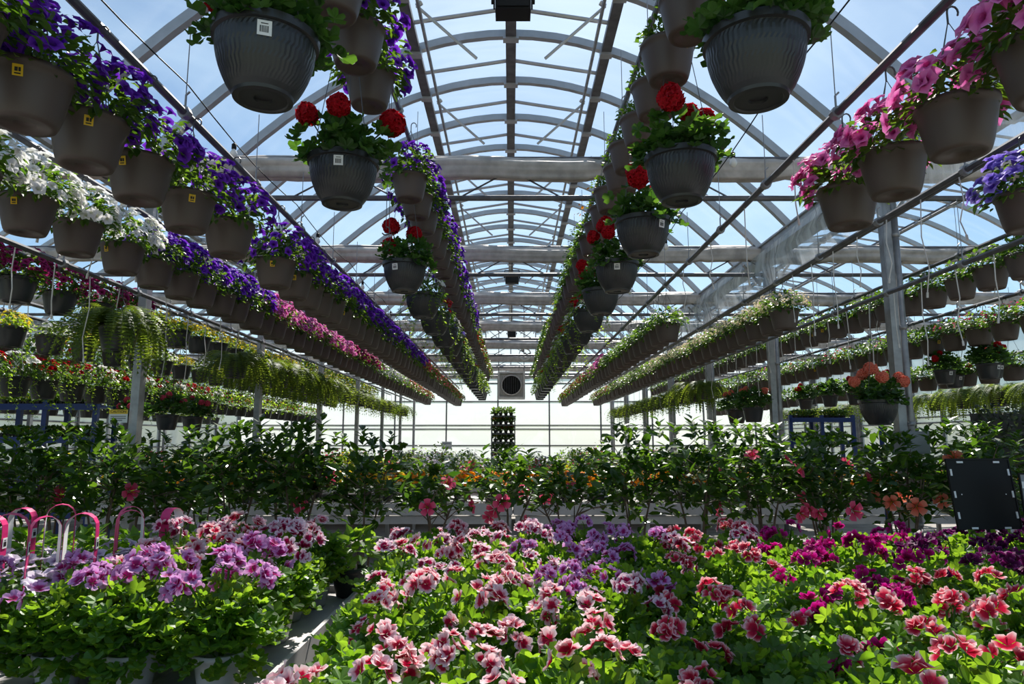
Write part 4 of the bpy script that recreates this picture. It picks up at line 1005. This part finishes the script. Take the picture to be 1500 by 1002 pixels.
# ------------------------------------------------------------------ trolley, racks
TRAYM = MB(); TRAYM.box(-.22, .22, -.13, .13, 0, .015)
for a in range(4):
    for c in range(2): TRAYM.lathe([(.03, .012), (.042, .075), (.036, .075), (.001, .06)], 8, 0, None, tr(-.165 + a * .11, -.06 + c * .12))
TRAYM = TRAYM.build('tray', M['pot_black'])
TF = {}
for c in ('yellow', 'red', 'white', 'orange'):
    b = MB(); g = MB()
    for _ in range(330): g.add(LEAFS, frame((rng.uniform(-.23, .23), rng.uniform(-.16, .16), rng.uniform(.05, .16)), rdir(0, 1), rdir(0, 1), .062))
    for _ in range(40): b.add(DISC[0], zframe((rng.uniform(-.21, .21), rng.uniform(-.13, .13), rng.uniform(.11, .16)), rdir(.2, 1), 0, .02))
    TF[c] = (g.build('foliage', M['leaf']), b.build('blooms', P[c]))
def tray(x, y, z, c, lab, grp, s=1.):
    t = thing('plant_tray', lab, 'plant tray', (x, y, z), 0, grp, s); obj('tray', TRAYM, t); obj('foliage', TF[c][0], t, None, 'stuff'); obj('blooms', TF[c][1], t, None, 'stuff')
t = thing('plant_trolley', 'tall narrow metal trolley of stacked plants in the middle by the back wall', 'trolley', (-.17, 15.6, 0))
um = MB(); um.box(-.012, .012, -.012, .012, .1, 2.10); um = um.build('upright', M['steel_dark'])
for sx in (-.26, .26):
    for sy in (-.2, .2): obj('upright', um, t, tr(sx, sy))
shm = MB(); shm.box(-.26, .26, -.2, .2, 0, .02); shm = shm.build('shelf', M['steel_dark'])
wh = MB(); wh.tube([(-.015, 0, .05), (.015, 0, .05)], .05, 12); wh = wh.build('wheel', M['black'])
for sx in (-.24, .24):
    for sy in (-.18, .18): obj('wheel', wh, t, tr(sx, sy))
for k in range(11):
    z = .12 + k * .195; obj('shelf', shm, t, tr(0, 0, z))
    tray(-.17, 15.6 - .04, z + .021, ('red', 'orange', 'white', 'yellow')[k % 4] if k else 'white', f"tray of small pots on the {ORD[k]} shelf up of the central trolley", 'trays on the central trolley', 1.08)
def rack(x0, x1, y, zs, lab, name, cols):
    t = thing('display_rack', lab, 'rack', ((x0 + x1) / 2, y, 0)); w_ = (x1 - x0) / 2
    um = MB(); um.box(-.035, .035, -.03, .03, 0, zs[-1] + .1); um = um.build('upright', M['blue'])
    for sx in (-w_, 0, w_):
        for sy in (-.25, .25): obj('upright', um, t, tr(sx, sy))
    sm = MB(); sm.box(-w_, w_, -.27, .27, 0, .03); sm.box(-w_, w_, -.3, -.27, -.04, .05); sm = sm.build('shelf', M['blue'])
    for k, z in enumerate(zs):
        obj('shelf', sm, t, tr(0, 0, z)); n = int(2 * w_ / .46)
        for i in range(n): tray(x0 + (i + .5) * 2 * w_ / n, y - .12, z + .031, cols[k % len(cols)], f"tray of {cols[k % len(cols)]} seedlings, {ORD[i]} from the left on {ORD[k]} shelf up, {name}", f'trays on the {name}')
rack(-7.4, -5.95, 10.1, (.5, 1.0, 1.55, 2.02), 'blue metal rack of yellow seedlings behind the left hibiscus', 'left blue rack', ('yellow', 'white', 'yellow', 'yellow'))
rack(5.6, 6.85, 14, (.5, 1.0, 1.5, 1.95), 'dark blue rack of seedling trays behind the right posts', 'right blue rack', ('white', 'red', 'white', 'yellow'))
# dark climbing plants at far right
t = thing('ivy_screen', 'dense dark ivy covered screen at the far right behind the signs', 'hedge', (6.9, 9.0, 0))
b = MB()
for _ in range(2600):
    x, z = rng.uniform(-.85, 1.6), rng.uniform(.1, 2.0 + .05 * math.sin(rng.random() * 9)); yy = rng.uniform(-.22, .1); b.add(LEAFS, frame((x, yy, z), jit([0, -.4, -.7], .6), jit([0, -1, .4], .6), .075))
obj('foliage', b.build('foliage', M['leaf_dusk']), t, None, 'stuff')
b = MB(); b.box(-.85, 1.6, 0, .03, 0, 1.9); obj('lattice', b.build('lattice', M['pot_black']), t)

# ------------------------------------------------------------------ signs and small furniture
def text(body, size, mt, parent, m):
    c = bpy.data.curves.new('lettering', 'FONT'); c.body = body; c.size = size; c.extrude = .0006; c.align_x = 'CENTER'; c.align_y = 'CENTER'
    o = bpy.data.objects.new('lettering', c); COL.objects.link(o); dg = bpy.context.evaluated_depsgraph_get(); me = bpy.data.meshes.new_from_object(o.evaluated_get(dg)); bpy.data.objects.remove(o); me.materials.clear(); me.materials.append(mt)
    return obj('lettering', me, parent, m)
RX = np.array([[1, 0, 0, 0], [0, 0, 1, 0], [0, 1, 0, 0], [0, 0, 0, 1.]]); RX[1, 2] = -1
def signboard(x, y, z, w_, h_, lab, face, rz, tilt):
    t = thing('sign_board', lab, 'sign', (x, y, z), rz); H0 = .14
    b = MB(); b.box(-w_ / 2, w_ / 2, 0, .006, 0, h_); o = obj('board', b.build('board', [M[face]]), t); o.matrix_local = Matrix.Translation((0, 0, H0)) @ Matrix.Rotation(tilt, 4, 'X')
    b = MB(); b.box(-w_ / 2 - .006, w_ / 2 + .006, -.003, .009, h_, h_ + .008); b.box(-w_ / 2 - .006, -w_ / 2, -.003, .009, 0, h_); b.box(w_ / 2, w_ / 2 + .006, -.003, .009, 0, h_); f = obj('frame', b.build('frame', M['black']), o)
    b = MB(); b.box(-.016, .016, -.004, -.0005, -.0045, .0045); cm = b.build('clip', M['white'])
    for cx, cz in ((-.3, .97), (.3, .97), (-.25, .02), (.28, .02)): obj('clip', cm, o, tr(cx * w_, 0, cz * h_))
    cm2 = MB(); cm2.box(-.0045, .0045, -.004, -.0005, -.016, .016); cm2 = cm2.build('clip', M['white'])
    for cx in (-.47, .47):
        for cz in (.2, .5, .82): obj('clip', cm2, o, tr(cx * w_, 0, cz * h_))
    for cx in (-.36, .36):
        s_ = MB(); s_.box(-.0025, .0025, -.002, -.0005, -.0025, .0025); obj('rivet', s_.build('rivet', M['white']), o, tr(cx * w_, 0, .5 * h_))
    b = MB(); b.tube([(0, .012, -.18), (0, .012, H0 + .05)], .006, 6); obj('stake', b.build('stake', M['black']), t)
signboard(2.34, 3.42, .98, .32, .335, 'black framed sign board on a stake above the white pelargoniums at right', 'black', R(4), R(-8))
signboard(2.52, 3.26, .98, .20, .27, 'pale grey sign board cut off by the right edge of the picture', 'grey', R(-14), R(-6))
t = thing('caution_sign', 'small yellow and white caution notice on the nearest left post', 'sign', (-BW + .02, 6.30, H + .16))
b = MB(); b.box(-.085, .085, 0, .004, 0, .12); obj('plate', b.build('plate', M['white']), t); b = MB(); b.box(-.085, .085, -.003, 0, .08, .12); obj('header', b.build('header', M['yellow']), t, None, None, 'yellow header band')
text('CAUTION', .032, M['ink'], t, RX @ tr(0, .10, .004))
b = MB(); 
for k in range(3): b.box(-.07, .07 - .03 * (k == 2), -.002, 0, .055 - .018 * k, .061 - .018 * k)
obj('printed_lines', b.build('printed_lines', M['ink']), t)
b = MB(); b.tube([(0, 0, 0), (0, 0, 1.97)], .026, 8)
tag(obj('blue_pole', b.build('blue_pole', M['blue']), None, tr(4.12, 7.65, 0)), 'upright bright blue pole left of the nearest right post', 'pole')
t = thing('control_box', 'grey electrical box at the foot of the nearest right post behind the leaves', 'box', (BW - .03, 6.2, H - .12))
b = MB(); b.box(-.12, .12, -.10, .06, 0, .20); obj('case', b.build('case', M['grey']), t); b = MB(); b.box(-.11, .11, -.108, -.101, .01, .19); obj('door', b.build('door', M['grey']), t)
b = MB(); b.box(-.2, .2, 0, .01, 0, .3); b.box(-.16, .16, -.004, 0, .2, .26, 1); b.box(-.16, .16, -.004, 0, .1, .12, 1); b.box(-.16, .16, -.004, 0, .05, .07, 1)
tag(obj('wall_notice', b.build('wall_notice', [M['heater'], M['grey']]), None, tr(-2.55, YE - .09, H - .35)), 'small grey notice fixed to the white back wall', 'sign')
